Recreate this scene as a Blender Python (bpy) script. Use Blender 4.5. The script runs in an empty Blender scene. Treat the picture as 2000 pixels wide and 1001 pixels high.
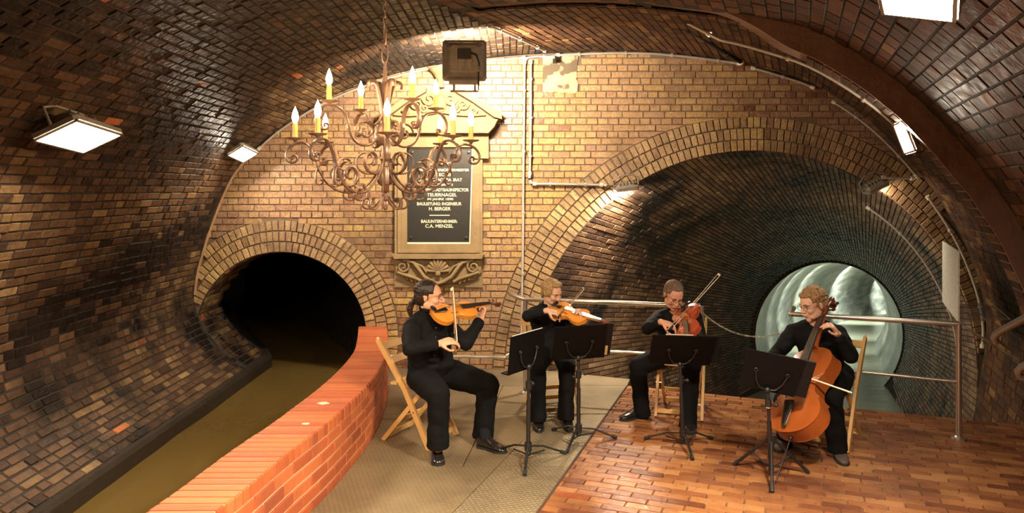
import bpy, math, random
from math import sin, cos, pi, radians, sqrt, atan2, hypot
from mathutils import Vector, Matrix, noise
random.seed(11)
SC = bpy.context.scene
COL = SC.collection
V = Vector
# ------------------------------------------------------------------ camera, world, exposure
F, H, YH = 1450.0, 1.92, 370.0          # focal length in px of the 2000 px frame, eye height, horizon row
cam = bpy.data.cameras.new('camera'); camo = bpy.data.objects.new('camera', cam); COL.objects.link(camo)
camo.location = (0, 0, H); camo.rotation_euler = (pi/2, 0, 0)
cam.sensor_width = 36; cam.lens = 36*F/2000; cam.shift_y = -(500.5-YH)/2000; cam.clip_start = .05; cam.clip_end = 200
SC.camera = camo
w = bpy.data.worlds.new('world'); SC.world = w; w.use_nodes = True
w.node_tree.nodes['Background'].inputs[0].default_value = (.012, .008, .005, 1)
w.node_tree.nodes['Background'].inputs[1].default_value = .2
SC.view_settings.view_transform = 'Standard'; SC.view_settings.look = 'None'
SC.view_settings.exposure = 0.22; SC.view_settings.gamma = 1; SC.view_settings.use_curve_mapping = False
SC.cycles.max_bounces = 6; SC.cycles.sample_clamp_indirect = 4; SC.cycles.use_denoising = True
SC.cycles.caustics_reflective = False; SC.cycles.caustics_refractive = False

def area(name, loc, target, sx, sy, power, col, spread=180):
    l = bpy.data.lights.new(name, 'AREA'); l.shape = 'RECTANGLE'; l.size = sx; l.size_y = sy; l.energy = power; l.color = col; l.spread = radians(spread)
    o = bpy.data.objects.new(name, l); COL.objects.link(o); o.location = loc
    o.rotation_euler = (V(target)-V(loc)).to_track_quat('-Z', 'Y').to_euler(); return o
WARM = (1, .74, .46); WHT = (1, .86, .66)
LAMP = dict(left_big=30, left_small=14, back_box=105, mouth_left=60, mouth_right=4, rib=12, big_right=150)
CANDLE = 2.6
# unseen fill lights added above the view to brighten floor, players and parapet
area('fill_light', (.9, .3, 2.95), (1.0, 4.4, 0), .35, .25, 110, WARM, 105)
area('fill_light', (-.7, 1.6, 2.9), (-.5, 3.9, 0), .35, .25, 55, WARM, 88)
def far_x(d): return 5.98+.441*d+.012*max(0, d-5)**2
for ty, pw in ((16.6, 50), (19.5, 90), (23, 130), (29, 150), (35, 150)):
    area('tunnel_lamp', (far_x(ty-14)-.3, ty, -.85-.103*(ty-14)+1.25), (far_x(ty-14)+.5, ty+3.0, -3.4-.103*(ty-14)), .4, .3, pw, (.88, .95, .86), 120)

# ------------------------------------------------------------------ helpers
def at(x, y, Y): return V(((x-1000)*Y/F, Y, H-(y-YH)*Y/F))
def flo(x, y, z=0.0):
    Y = F*(H-z)/(y-YH); return V(((x-1000)*Y/F, Y, z))
def proj(p): return (1000+F*p[0]/p[1], YH+F*(H-p[2])/p[1]) if p[1] > .2 else (1e6, 1e6)
def link(o, parent=None):
    COL.objects.link(o)
    if parent: o.parent = parent
    return o
def tag(o, label=None, cat=None, group=None, kind=None):
    if label: o['label'] = label
    if cat: o['category'] = cat
    if group: o['group'] = group
    if kind: o['kind'] = kind
    return o
def empty(name, loc=(0, 0, 0), mat=None):
    o = bpy.data.objects.new(name, None); COL.objects.link(o); o.empty_display_size = .1
    if mat is not None: o.matrix_world = mat
    else: o.location = loc
    return o
class MB:
    def __init__(s): s.v = []; s.f = []; s.t = []
    def add(s, vs, fs, tint=0.0):
        b = len(s.v); s.v += [tuple(p) for p in vs]; s.f += [tuple(i+b for i in f) for f in fs]; s.t += [tint]*len(fs); return s
    def box(s, c, d, R=None):
        c = V(c); hx, hy, hz = d[0]/2, d[1]/2, d[2]/2; R = R or Matrix.Identity(3)
        P = [c+R@V((x, y, z)) for x in (-hx, hx) for y in (-hy, hy) for z in (-hz, hz)]
        return s.add(P, [(0, 1, 3, 2), (4, 6, 7, 5), (0, 4, 5, 1), (2, 3, 7, 6), (0, 2, 6, 4), (1, 5, 7, 3)])
    def loft(s, rings, n=16, cap=True, closed=False):
        """rings: (centre, u, v) with u, v half-axis vectors"""
        vs = []; fs = []
        for c, u, v in rings:
            for k in range(n):
                a = 2*pi*k/n; vs.append(V(c)+V(u)*cos(a)+V(v)*sin(a))
        m = len(rings)
        for i in range(m if closed else m-1):
            j = (i+1) % m
            for k in range(n):
                l = (k+1) % n; fs.append((i*n+k, i*n+l, j*n+l, j*n+k))
        if cap and not closed:
            vs.append(V(rings[0][0])); vs.append(V(rings[-1][0])); a = len(vs)-2; b = a+1
            for k in range(n):
                l = (k+1) % n; fs.append((a, l, k)); fs.append((b, (m-1)*n+k, (m-1)*n+l))
        return s.add(vs, fs)
    def tube(s, pts, r, n=8, cap=True, flat=1.0, up=None, closed=False):
        pts = [V(p) for p in pts]; rr = r if isinstance(r, (list, tuple)) else [r]*len(pts)
        rings = []; ref = None; m = len(pts)
        for i, p in enumerate(pts):
            if closed: t = pts[(i+1) % m]-pts[i-1]
            else: t = pts[min(i+1, m-1)]-pts[max(i-1, 0)]
            if t.length < 1e-9: t = V((0, 0, 1))
            t.normalize()
            if ref is None:
                ref = V(up) if up is not None else (V((0, 0, 1)) if abs(t.z) < .9 else V((0, 1, 0)))
            u = (ref-t*ref.dot(t))
            if u.length < 1e-6: u = t.orthogonal()
            u.normalize(); v = t.cross(u)
            if up is None: ref = u
            rings.append((p, u*rr[i]*flat, v*rr[i]))
        return s.loft(rings, n, cap, closed)
    def ell(s, c, r, R=None, n=16, m=10):
        c = V(c); R = R or Matrix.Identity(3); vs = [c+R@V((0, 0, r[2]))]; fs = []
        for i in range(1, m):
            a = pi*i/m
            for k in range(n):
                b = 2*pi*k/n; vs.append(c+R@V((r[0]*sin(a)*cos(b), r[1]*sin(a)*sin(b), r[2]*cos(a))))
        vs.append(c+R@V((0, 0, -r[2]))); e = len(vs)-1
        for k in range(n):
            l = (k+1) % n; fs.append((0, 1+k, 1+l)); fs.append((e, 1+(m-2)*n+l, 1+(m-2)*n+k))
            for i in range(m-2): fs.append((1+i*n+k, 1+(i+1)*n+k, 1+(i+1)*n+l, 1+i*n+l))
        return s.add(vs, fs)
    def lathe(s, prof, c=(0, 0, 0), n=20, R=None):
        c = V(c); R = R or Matrix.Identity(3)
        return s.loft([(c+R@V((0, 0, z)), R@V((max(r, 1e-4), 0, 0)), R@V((0, max(r, 1e-4), 0))) for r, z in prof], n)
    def prism(s, poly, fn):
        """poly of 2D points, fn(x, y, k) -> point for k = 0, 1"""
        n = len(poly); vs = [fn(x, y, 0) for x, y in poly]+[fn(x, y, 1) for x, y in poly]
        fs = [tuple(range(n))[::-1], tuple(range(n, 2*n))]+[(i, (i+1) % n, n+(i+1) % n, n+i) for i in range(n)]
        return s.add(vs, fs)
    def mesh(s, name, mat=None, smooth=False, tint=False):
        me = bpy.data.meshes.new(name); me.from_pydata(s.v, [], s.f)
        if mat: me.materials.append(mat)
        if smooth: me.polygons.foreach_set('use_smooth', [True]*len(me.polygons))
        if tint:
            a = me.attributes.new('tint', 'FLOAT', 'FACE'); a.data.foreach_set('value', s.t)
        me.update(); return me
    def build(s, name, mat, parent=None, smooth=False, tint=False, fixn=False):
        me = s.mesh(name, mat, smooth, tint)
        if smooth:
            try: me.set_sharp_from_angle(angle=radians(50))
            except Exception: pass
        return link(bpy.data.objects.new(name, me), parent)

# ------------------------------------------------------------------ materials
MATS = {}
def nodes_of(name):
    m = bpy.data.materials.new(name); m.use_nodes = True; nt = m.node_tree; return m, nt, nt.nodes['Principled BSDF']
def flat(name, col, rough=.5, metal=0.0, spec=None, bump=0.0, bscale=60, var=0.0, vscale=8, sub=0.0, sheen=0.0, coat=0.0):
    if name in MATS: return MATS[name]
    m, nt, b = nodes_of(name); N = nt.nodes; L = nt.links
    b.inputs['Base Color'].default_value = (*col, 1); b.inputs['Roughness'].default_value = rough; b.inputs['Metallic'].default_value = metal
    if spec is not None: b.inputs['Specular IOR Level'].default_value = spec
    if sub: b.inputs['Subsurface Weight'].default_value = sub; b.inputs['Subsurface Radius'].default_value = (.02, .008, .004)
    if sheen: b.inputs['Sheen Weight'].default_value = sheen
    if coat: b.inputs['Coat Weight'].default_value = coat; b.inputs['Coat Roughness'].default_value = .08
    tc = N.new('ShaderNodeTexCoord')
    if bump:
        n = N.new('ShaderNodeTexNoise'); n.inputs['Scale'].default_value = bscale; n.inputs['Detail'].default_value = 5
        L.new(tc.outputs['Object'], n.inputs['Vector']); bp = N.new('ShaderNodeBump'); bp.inputs['Strength'].default_value = bump; bp.inputs['Distance'].default_value = .01
        L.new(n.outputs['Fac'], bp.inputs['Height']); L.new(bp.outputs[0], b.inputs['Normal'])
    if var:
        n = N.new('ShaderNodeTexNoise'); n.inputs['Scale'].default_value = vscale; n.inputs['Detail'].default_value = 6
        L.new(tc.outputs['Object'], n.inputs['Vector'])
        mx = N.new('ShaderNodeMix'); mx.data_type = 'RGBA'; mx.inputs[6].default_value = (*[c*(1-var) for c in col], 1); mx.inputs[7].default_value = (*[min(1, c*(1+var)) for c in col], 1)
        L.new(n.outputs['Fac'], mx.inputs[0]); L.new(mx.outputs[2], b.inputs['Base Color'])
    MATS[name] = m; return m
def emit(name, col, strength):
    m, nt, b = nodes_of(name); b.inputs['Base Color'].default_value = (.8, .8, .8, 1)
    b.inputs['Emission Color'].default_value = (*col, 1); b.inputs['Emission Strength'].default_value = strength; return m
def ramp(N, stops):
    r = N.new('ShaderNodeValToRGB'); e = r.color_ramp.elements
    while len(e) > 1: e.remove(e[-1])
    e[0].position = stops[0][0]; e[0].color = (*stops[0][1], 1)
    for p, c in stops[1:]:
        x = e.new(p); x.color = (*c, 1)
    return r
def brickmat(name, stops, rough=(.3, .6), dirt=None, dirt_scale=.8, dirt_amt=(.45, .7), bump=.35, bscale=45, spec=.5, pink=None):
    """tint attribute picks each brick's own colour; noise adds firing marks, stains and relief"""
    m, nt, b = nodes_of(name); N = nt.nodes; L = nt.links
    a = N.new('ShaderNodeAttribute'); a.attribute_name = 'tint'
    g = N.new('ShaderNodeNewGeometry')
    n1 = N.new('ShaderNodeTexNoise'); n1.inputs['Scale'].default_value = 14; n1.inputs['Detail'].default_value = 6; L.new(g.outputs['Position'], n1.inputs['Vector'])
    ad = N.new('ShaderNodeMath'); ad.operation = 'MULTIPLY_ADD'; L.new(n1.outputs['Fac'], ad.inputs[0]); ad.inputs[1].default_value = .36; L.new(a.outputs['Fac'], ad.inputs[2])
    sb = N.new('ShaderNodeMath'); sb.operation = 'SUBTRACT'; L.new(ad.outputs[0], sb.inputs[0]); sb.inputs[1].default_value = .18
    r = ramp(N, stops); L.new(sb.outputs[0], r.inputs[0]); out = r.outputs[0]
    n2 = N.new('ShaderNodeTexNoise'); n2.inputs['Scale'].default_value = dirt_scale; n2.inputs['Detail'].default_value = 7; n2.inputs['Roughness'].default_value = .62; L.new(g.outputs['Position'], n2.inputs['Vector'])
    if pink:     # firing zones: buff bricks turn rosy over larger areas, every face finely speckled
        n4 = N.new('ShaderNodeTexNoise'); n4.inputs['Scale'].default_value = .75; n4.inputs['Detail'].default_value = 3; mp4 = N.new('ShaderNodeMapping'); mp4.inputs['Location'].default_value = (3.3, 0, 1.2); L.new(g.outputs['Position'], mp4.inputs[0]); L.new(mp4.outputs[0], n4.inputs['Vector'])
        mr4 = N.new('ShaderNodeMapRange'); mr4.inputs[1].default_value = .42; mr4.inputs[2].default_value = .58; mr4.inputs[4].default_value = .55; L.new(n4.outputs['Fac'], mr4.inputs[0])
        mx4 = N.new('ShaderNodeMix'); mx4.data_type = 'RGBA'; mx4.inputs[7].default_value = (*pink, 1); L.new(mr4.outputs[0], mx4.inputs[0]); L.new(out, mx4.inputs[6]); out = mx4.outputs[2]
        n5 = N.new('ShaderNodeTexNoise'); n5.inputs['Scale'].default_value = 90; n5.inputs['Detail'].default_value = 3; L.new(g.outputs['Position'], n5.inputs['Vector'])
        mr5 = N.new('ShaderNodeMapRange'); mr5.inputs[1].default_value = .35; mr5.inputs[2].default_value = .65; mr5.inputs[3].default_value = .62; mr5.inputs[4].default_value = 1.2; L.new(n5.outputs['Fac'], mr5.inputs[0])
        vm = N.new('ShaderNodeVectorMath'); vm.operation = 'SCALE'; L.new(out, vm.inputs[0]); L.new(mr5.outputs[0], vm.inputs['Scale']); out = vm.outputs[0]
    if dirt:
        mr = N.new('ShaderNodeMapRange'); mr.inputs[1].default_value = dirt_amt[0]; mr.inputs[2].default_value = dirt_amt[1]; L.new(n2.outputs['Fac'], mr.inputs[0])
        mx = N.new('ShaderNodeMix'); mx.data_type = 'RGBA'; mx.inputs[7].default_value = (*dirt, 1); L.new(mr.outputs[0], mx.inputs[0]); L.new(out, mx.inputs[6]); out = mx.outputs[2]
    L.new(out, b.inputs['Base Color'])
    n3 = N.new('ShaderNodeTexNoise'); n3.inputs['Scale'].default_value = bscale; n3.inputs['Detail'].default_value = 5; L.new(g.outputs['Position'], n3.inputs['Vector'])
    bp = N.new('ShaderNodeBump'); bp.inputs['Strength'].default_value = bump; bp.inputs['Distance'].default_value = .012; L.new(n3.outputs['Fac'], bp.inputs['Height']); L.new(bp.outputs[0], b.inputs['Normal'])
    rr = N.new('ShaderNodeMapRange'); rr.inputs[1].default_value = .3; rr.inputs[2].default_value = .7; rr.inputs[3].default_value = rough[0]; rr.inputs[4].default_value = rough[1]
    L.new(n1.outputs['Fac'], rr.inputs[0]); L.new(rr.outputs[0], b.inputs['Roughness']); b.inputs['Specular IOR Level'].default_value = spec
    MATS[name] = m; return m
BR_END = brickmat('glazed_ochre_brick', [(0, (.18, .07, .04)), (.2, (.29, .15, .08)), (.45, (.38, .22, .10)), (.65, (.45, .265, .095)), (.82, (.52, .34, .12)), (1, (.50, .25, .09))], (.13, .4), (.13, .075, .045), 1.0, (.52, .74), pink=(.42, .25, .16))
BR_RING = brickmat('glazed_ring_brick', [(0, (.22, .12, .06)), (.3, (.4, .25, .12)), (.7, (.55, .36, .15)), (1, (.62, .44, .2))], (.18, .45), (.13, .08, .05), 1.4, (.47, .68), pink=(.40, .25, .15))
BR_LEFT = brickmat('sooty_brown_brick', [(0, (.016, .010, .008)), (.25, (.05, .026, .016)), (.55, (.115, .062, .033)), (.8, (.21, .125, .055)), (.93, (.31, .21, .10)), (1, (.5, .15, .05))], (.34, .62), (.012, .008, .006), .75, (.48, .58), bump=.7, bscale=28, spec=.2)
BR_RIGHT = brickmat('dark_red_brown_brick', [(0, (.035, .014, .008)), (.4, (.075, .031, .016)), (.8, (.135, .06, .026)), (1, (.25, .13, .05))], (.5, .8), (.03, .018, .012), 1.1, (.46, .68), spec=.25)
BR_TUN = brickmat('damp_tunnel_brick', [(0, (.06, .03, .02)), (.4, (.17, .09, .05)), (.75, (.28, .165, .09)), (1, (.40, .26, .15))], (.3, .6), (.02, .014, .011), .8, (.47, .60), bump=.6)
BR_FLOOR = brickmat('glossy_floor_clinker', [(0, (.11, .036, .016)), (.3, (.20, .072, .028)), (.6, (.28, .115, .042)), (.85, (.35, .165, .064)), (1, (.23, .06, .024))], (.24, .46), (.10, .035, .018), 1.3, (.46, .66), bump=.25, bscale=30, spec=.38)
BR_PAR = brickmat('red_facing_brick', [(0, (.30, .065, .025)), (.4, (.42, .10, .033)), (.8, (.50, .14, .045)), (1, (.55, .19, .075))], (.45, .65), (.2, .06, .035), 1.6, (.5, .85), bump=.2)
MORT = flat('dark_mortar', (.15, .095, .055), .85, bump=.4, var=.3)
MORT_D = flat('sooty_mortar', (.05, .032, .022), .8, bump=.4, var=.3)
MORT_S = flat('soot_mortar', (.022, .015, .010), .85, bump=.4, var=.3)
MORT_L = flat('light_mortar', (.58, .38, .22), .9, bump=.3, var=.15)
MORT_F = flat('floor_mortar', (.13, .065, .034), .6, bump=.3, var=.3)
RENDER_ = flat('rough_brown_render', (.22, .125, .085), .75, bump=1.0, bscale=14, var=.45, vscale=4)
STONE = flat('weathered_sandstone', (.25, .165, .075), .8, bump=.8, bscale=26, var=.35, vscale=7)
GALV = flat('galvanised_steel', (.62, .56, .48), .42, .65, var=.12)
STEEL = flat('brushed_stainless_steel', (.6, .54, .47), .3, .9)
IRON = flat('old_bronze_iron', (.30, .20, .15), .42, .6, var=.3, vscale=20)
BLACKM = flat('black_powder_coat', (.012, .011, .011), .35)
CHROME = flat('chrome', (.7, .68, .65), .15, 1.0)
RUBBER = flat('black_rubber', (.01, .01, .01), .7)
HOUSE = flat('grey_cast_housing', (.30, .25, .2), .5, .3, bump=.3, var=.35, vscale=14)
# ------------------------------------------------------------------ profiles of the chamber (X, Z in the plane of the end wall, Y = YW)
YW = 8.0
def resample(pts, step):
    P = [V((p[0], p[1])) for p in pts]; out = []
    Q = [P[0]*2-P[1]]+P+[P[-1]*2-P[-2]]
    dense = []
    for i in range(1, len(Q)-2):
        for k in range(12):
            t = k/12; a, b, c, d = Q[i-1], Q[i], Q[i+1], Q[i+2]
            dense.append(.5*((2*b)+(c-a)*t+(2*a-5*b+4*c-d)*t*t+(3*b-a-3*c+d)*t**3))
    dense.append(P[-1]); L = [0]
    for i in range(1, len(dense)): L.append(L[-1]+(dense[i]-dense[i-1]).length)
    n = max(2, round(L[-1]/step)); j = 0
    for k in range(n+1):
        s = L[-1]*k/n
        while j < len(L)-2 and L[j+1] < s: j += 1
        t = (s-L[j])/max(1e-9, L[j+1]-L[j]); out.append(dense[j].lerp(dense[j+1], min(1, t)))
    return out, L[-1]
class Prof:
    def __init__(s, pts, inward):
        s.p, s.L = resample(pts, .02); s.c = V(inward); s.n = len(s.p)-1
    def at(s, q):
        x = max(0, min(s.n-1e-6, q/s.L*s.n)); i = int(x); return s.p[i].lerp(s.p[i+1], x-i)
    def nrm(s, q):
        a = s.at(q-.06); b = s.at(q+.06); t = (b-a); t.normalize(); m = V((-t.y, t.x))
        if m.dot(s.c-s.at(q)) < 0: m = -m
        return m
def P2(lst): return [((x-1000)*YW/F, H-(y-YH)*YW/F) for x, y in lst]
LEFT = Prof(P2([(484, 716), (430, 680), (398, 640), (380, 590), (383, 540), (393, 500), (412, 440), (450, 350), (500, 290), (560, 240), (650, 188), (760, 148), (870, 124), (1000, 109), (1080, 104)]), (-.9, 1.2))
RIGHT = Prof(P2([(1080, 104), (1200, 100), (1300, 103), (1440, 120), (1520, 140), (1600, 170), (1700, 237), (1790, 330), (1860, 430), (1905, 530), (1925, 620), (1920, 700), (1905, 800), (1900, 950), (1895, 1080)]), (2.3, 1.0))
DX = .385
XC0 = LEFT.p[-1].x
def sC(Y):
    """arc length along LEFT where it meets the crease at depth Y"""
    xc = XC0-(YW-Y)*DX
    for i in range(LEFT.n, 0, -1):
        if LEFT.p[i].x <= xc: return LEFT.L*i/LEFT.n
    return 0
def SL(s, Y, h=0.0):
    p = LEFT.at(s)+LEFT.nrm(s)*h; return V((p.x, Y, p.y))
ZC0 = LEFT.p[-1].y
def fade(s): t = max(0, min(1, (s-1.9)/.9)); return t*t*(3-2*t)
def zcor(Y): return LEFT.at(sC(Y)).y-ZC0
def SR(s, Y, h=0.0, off=0.0):
    p = RIGHT.at(s)+RIGHT.nrm(s)*(h+off*fade(s)); z = p.y+zcor(max(Y, 3.5))*math.exp(-s/1.2); return V((p.x-(YW-Y)*DX, Y, z))
# tops of the end wall at X
TOP = [(p.x, p.y) for p in LEFT.p if p.y > .7]+[(p.x, p.y) for p in RIGHT.p[1:] if p.y > 0.0]
def ztop_all(x):
    best = None
    for i in range(len(TOP)-1):
        a, b = TOP[i], TOP[i+1]
        if min(a[0], b[0]) <= x <= max(a[0], b[0]) and abs(a[0]-b[0]) > 1e-9:
            z = a[1]+(b[1]-a[1])*(x-a[0])/(b[0]-a[0]); best = z if best is None else max(best, z)
    return best
C1 = (-2.494, .32, .927); C2 = (2.593, -.094, 2.43)
RING1, RING2 = .345, .37
def xbounds(z):
    """outer x limits of the end wall at height z"""
    xl = min((p.x for p in LEFT.p if abs(p.y-z) < .03), default=None)
    if xl is None: xl = min(p.x for p in LEFT.p)
    if z < .7: xl = -3.42
    cr = [p.x for p in RIGHT.p if abs(p.y-z) < .03]
    xr = max(cr) if cr else 5.1
    if z > ZC0-.02:
        c = [p.x for p in LEFT.p+RIGHT.p if p.y >= z]
        if not c: return None
        return min(c), max(c)
    return xl, xr
def intervals(z, grow):
    b = xbounds(z)
    if not b: return []
    iv = [list(b)]
    for (cx, cz, r), g in ((C1, RING1), (C2, RING2)):
        R = r+(g if grow else 0); d = R*R-(z-cz)**2
        if d <= 0: continue
        w = sqrt(d); new = []
        for a, c in iv:
            if cx-w > a: new.append([a, min(c, cx-w)])
            if cx+w < c: new.append([max(a, cx+w), c])
        iv = [i for i in new if i[1]-i[0] > .03]
    return iv

# ------------------------------------------------------------------ brick collector
FACES = [(4, 5, 6, 7), (0, 1, 5, 4), (1, 2, 6, 5), (2, 3, 7, 6), (3, 0, 4, 7)]
class Bricks:
    def __init__(s, parent, mat, name='brick', limit=300): s.items = []; s.parent = parent; s.mat = mat; s.name = name; s.limit = limit
    def add(s, q, nrm, h=.012, inset=.005, tint=None, sink=.01):
        q = [V(p) for p in q]
        N = [V(n) for n in nrm] if isinstance(nrm, list) else [V(nrm)]*4
        if (q[1]-q[0]).cross(q[3]-q[0]).dot(N[0]) < 0: q.reverse(); N = N[::-1]
        c = (q[0]+q[1]+q[2]+q[3])/4; top = []
        for i in range(4):
            e = (q[(i+1) % 4]-q[i]); f = (q[i-1]-q[i]); 
            if e.length > 1e-6: e.normalize()
            if f.length > 1e-6: f.normalize()
            top.append(q[i]+(e+f)*inset+N[i]*h)
        vs = [q[i]-N[i]*sink for i in range(4)]+top
        t = random.random() if tint is None else tint
        a = (q[2]-q[0]).length*(q[3]-q[1]).length/2
        px = proj(c); v = -c+V((0, 0, H)); fc = abs(v.normalized().dot(N[0]))
        vis = -30 < px[0] < 2030 and -30 < px[1] < 1031
        imp = a*fc/max(.3, c.y)**2 if vis else 0
        s.items.append((imp, vs, min(1, max(0, t)))); return s
    def build(s):
        s.items.sort(key=lambda i: -i[0]); k = s.limit
        for imp, vs, t in s.items[:k]:
            c = sum((V(v) for v in vs), V((0, 0, 0)))/8; m = MB(); m.add([V(v)-c for v in vs], FACES, t)
            o = m.build(s.name, s.mat, s.parent, tint=True); o.location = c
        if len(s.items) > k:
            m = MB()
            for imp, vs, t in s.items[k:]: m.add(vs, FACES, t)
            o = m.build(s.name+'work', s.mat, s.parent, tint=True); o['kind'] = 'stuff'
def jit(a): return random.uniform(-a, a)
def inview(p, mx=450, my=350):
    x, y = proj(p); return -mx < x < 2000+mx and -my < y < 1001+my

# ------------------------------------------------------------------ end wall
m = MB()
xs = [-3.45+i*.025 for i in range(int(8.95/.025)+1)]
def holeiv(x):
    zt = ztop_all(x)
    if zt is None: return []
    iv = [(-2.3, zt)]
    for cx, cz, r in (C1, C2):
        d = r*r-(x-cx)**2
        if d > 0:
            wv = sqrt(d); new = []
            for a, b in iv:
                if b > cz+wv: new.append((cz+wv, b))
                if cx == C2[0] and a < cz-wv: new.append((a, cz-wv))
            iv = new
    return iv
def strip(m, x0, x1):
    a, b = holeiv(x0), holeiv(x1)
    if len(a) != len(b): a = b = holeiv((x0+x1)/2)
    for (p, q), (r, t) in zip(a, b): m.add([(x0, YW, p), (x1, YW, r), (x1, YW, t), (x0, YW, q)], [(0, 1, 2, 3)])
for i in range(len(xs)-1): strip(m, xs[i], xs[i+1])
wall_back = tag(m.build('wall_back', MORT), kind='structure')
# plate boxes that the bricks keep clear of
bk = Bricks(wall_back, BR_END)
ch = .0717; z = -.25; row = 0
while z < 3.45:
    z0, z1 = z+.0035, z+ch-.0035
    ia, ib = intervals(z0, True), intervals(z1, True)
    if len(ia) != len(ib): ia = ib = intervals((z0+z1)/2, True)
    for (a0, c0), (a1, c1) in zip(ia, ib):
        if abs(a0-a1) > .5 or abs(c0-c1) > .5:
            mid = intervals((z0+z1)/2, True)
            if abs(a0-a1) > .5: a0 = a1 = max(a0, a1)
            if abs(c0-c1) > .5: c0 = c1 = min(c0, c1)
        x = (math.floor(max(a0, a1)/.227)*.227 + (.057 if row % 2 else 0)+.114*((row//2) % 2)*(row % 2)-.227)
        while x+(.227 if row % 2 else .1135) < max(a0, a1)+.02: x += (.227 if row % 2 else .1135)
        x = x; first = True; end = min(c0, c1)
        while x < end-.03:
            ln = (.227 if row % 2 else .1135)+jit(.004)
            xa, xb = x, min(x+ln, end)
            if end-xb < .05: xb = end
            e0 = xa+.0035; f0 = xb-.0035; e1, f1 = e0, f0
            if first and e0 < max(a0, a1)+.01: e0, e1 = a0+.006, a1+.006
            if xb >= end-1e-6: f0, f1 = c0-.006, c1-.006
            if f0-e0 > .02 or f1-e1 > .02:
                cx = (e0+f0)/2; cz = (z0+z1)/2
                # monument and plaster patch sit on plain mortar there
                inplq = (-1.2 < cx < -.36 and .93 < cz < 2.5) or (-1.32 < cx < -.16 and 2.45 < cz < 2.60) or (-1.0 < cx < -.5 and 2.5 < cz < 2.9)
                inpatch = .35 < cx < .68 and 2.98 < cz
                if not inplq and not inpatch:
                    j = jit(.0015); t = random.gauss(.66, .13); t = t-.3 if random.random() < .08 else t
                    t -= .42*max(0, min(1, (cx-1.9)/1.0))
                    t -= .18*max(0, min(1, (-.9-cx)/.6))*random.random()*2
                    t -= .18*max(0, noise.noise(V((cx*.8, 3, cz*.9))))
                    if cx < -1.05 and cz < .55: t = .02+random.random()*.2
                    ex = .006 if random.random() < .06 else 0
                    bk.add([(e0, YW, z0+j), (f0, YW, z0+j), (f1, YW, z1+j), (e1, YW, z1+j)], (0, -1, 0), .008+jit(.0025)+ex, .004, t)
            first = False; x = xb
            if xb >= end-1e-6: break
    z += ch; row += 1
bk.build()

def inside_end(x, z):
    zt = ztop_all(x)
    if zt is None or z > zt-.03: return False
    if z < .7 and x < -3.42: return False
    if x < -2 :
        b = xbounds(z); return b and x > b[0]+.02
    if x > 4.3:
        b = xbounds(z); return b and x < b[1]-.02
    return True
def ring(name, c, rows, th, pitch, mat, a0, a1, y, tbase):
    cx, cz, r = c
    base = MB(); n = 90
    for k in range(n):
        b0 = a0+(a1-a0)*k/n; b1 = a0+(a1-a0)*(k+1)/n; R1 = r+rows*th
        pts = [(cx+cos(b)*q, cz+sin(b)*q) for b, q in ((b0, r), (b1, r), (b1, R1), (b0, R1))]
        if all(inside_end(*p) for p in pts[2:]) and inside_end(*pts[0]): base.add([(p[0], y-.002, p[1]) for p in pts], [(0, 1, 2, 3)])
    o = tag(base.build(name, MORT), kind='structure')
    B = Bricks(o, mat)
    for i in range(rows):
        q0, q1 = r+i*th+.003, r+(i+1)*th-.003; nn = int((a1-a0)*(q0+th/2)/pitch); off = random.random()
        for k in range(nn):
            jj = jit(.03); b0 = a0+(a1-a0)*(k+.05+jj)/nn; b1 = a0+(a1-a0)*(k+.95+jj)/nn
            P = [(cx+cos(b)*q, cz+sin(b)*q) for b, q in ((b0, q0), (b1, q0), (b1, q1), (b0, q1))]
            mid = (sum(p[0] for p in P)/4, sum(p[1] for p in P)/4)
            if not inside_end(*mid) or mid[1] < -.3: continue
            t = random.gauss(tbase, .22)
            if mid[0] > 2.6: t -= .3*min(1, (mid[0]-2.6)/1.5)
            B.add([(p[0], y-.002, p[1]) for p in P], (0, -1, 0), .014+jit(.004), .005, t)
    B.build(); return o
ring('trim_1', C1, 3, RING1/3, .068, BR_RING, -.15, pi+.3, YW, .5)
ring('trim_2', C2, 3, RING2/3, .072, BR_RING, -.1, pi+.12, YW, .5)

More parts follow.
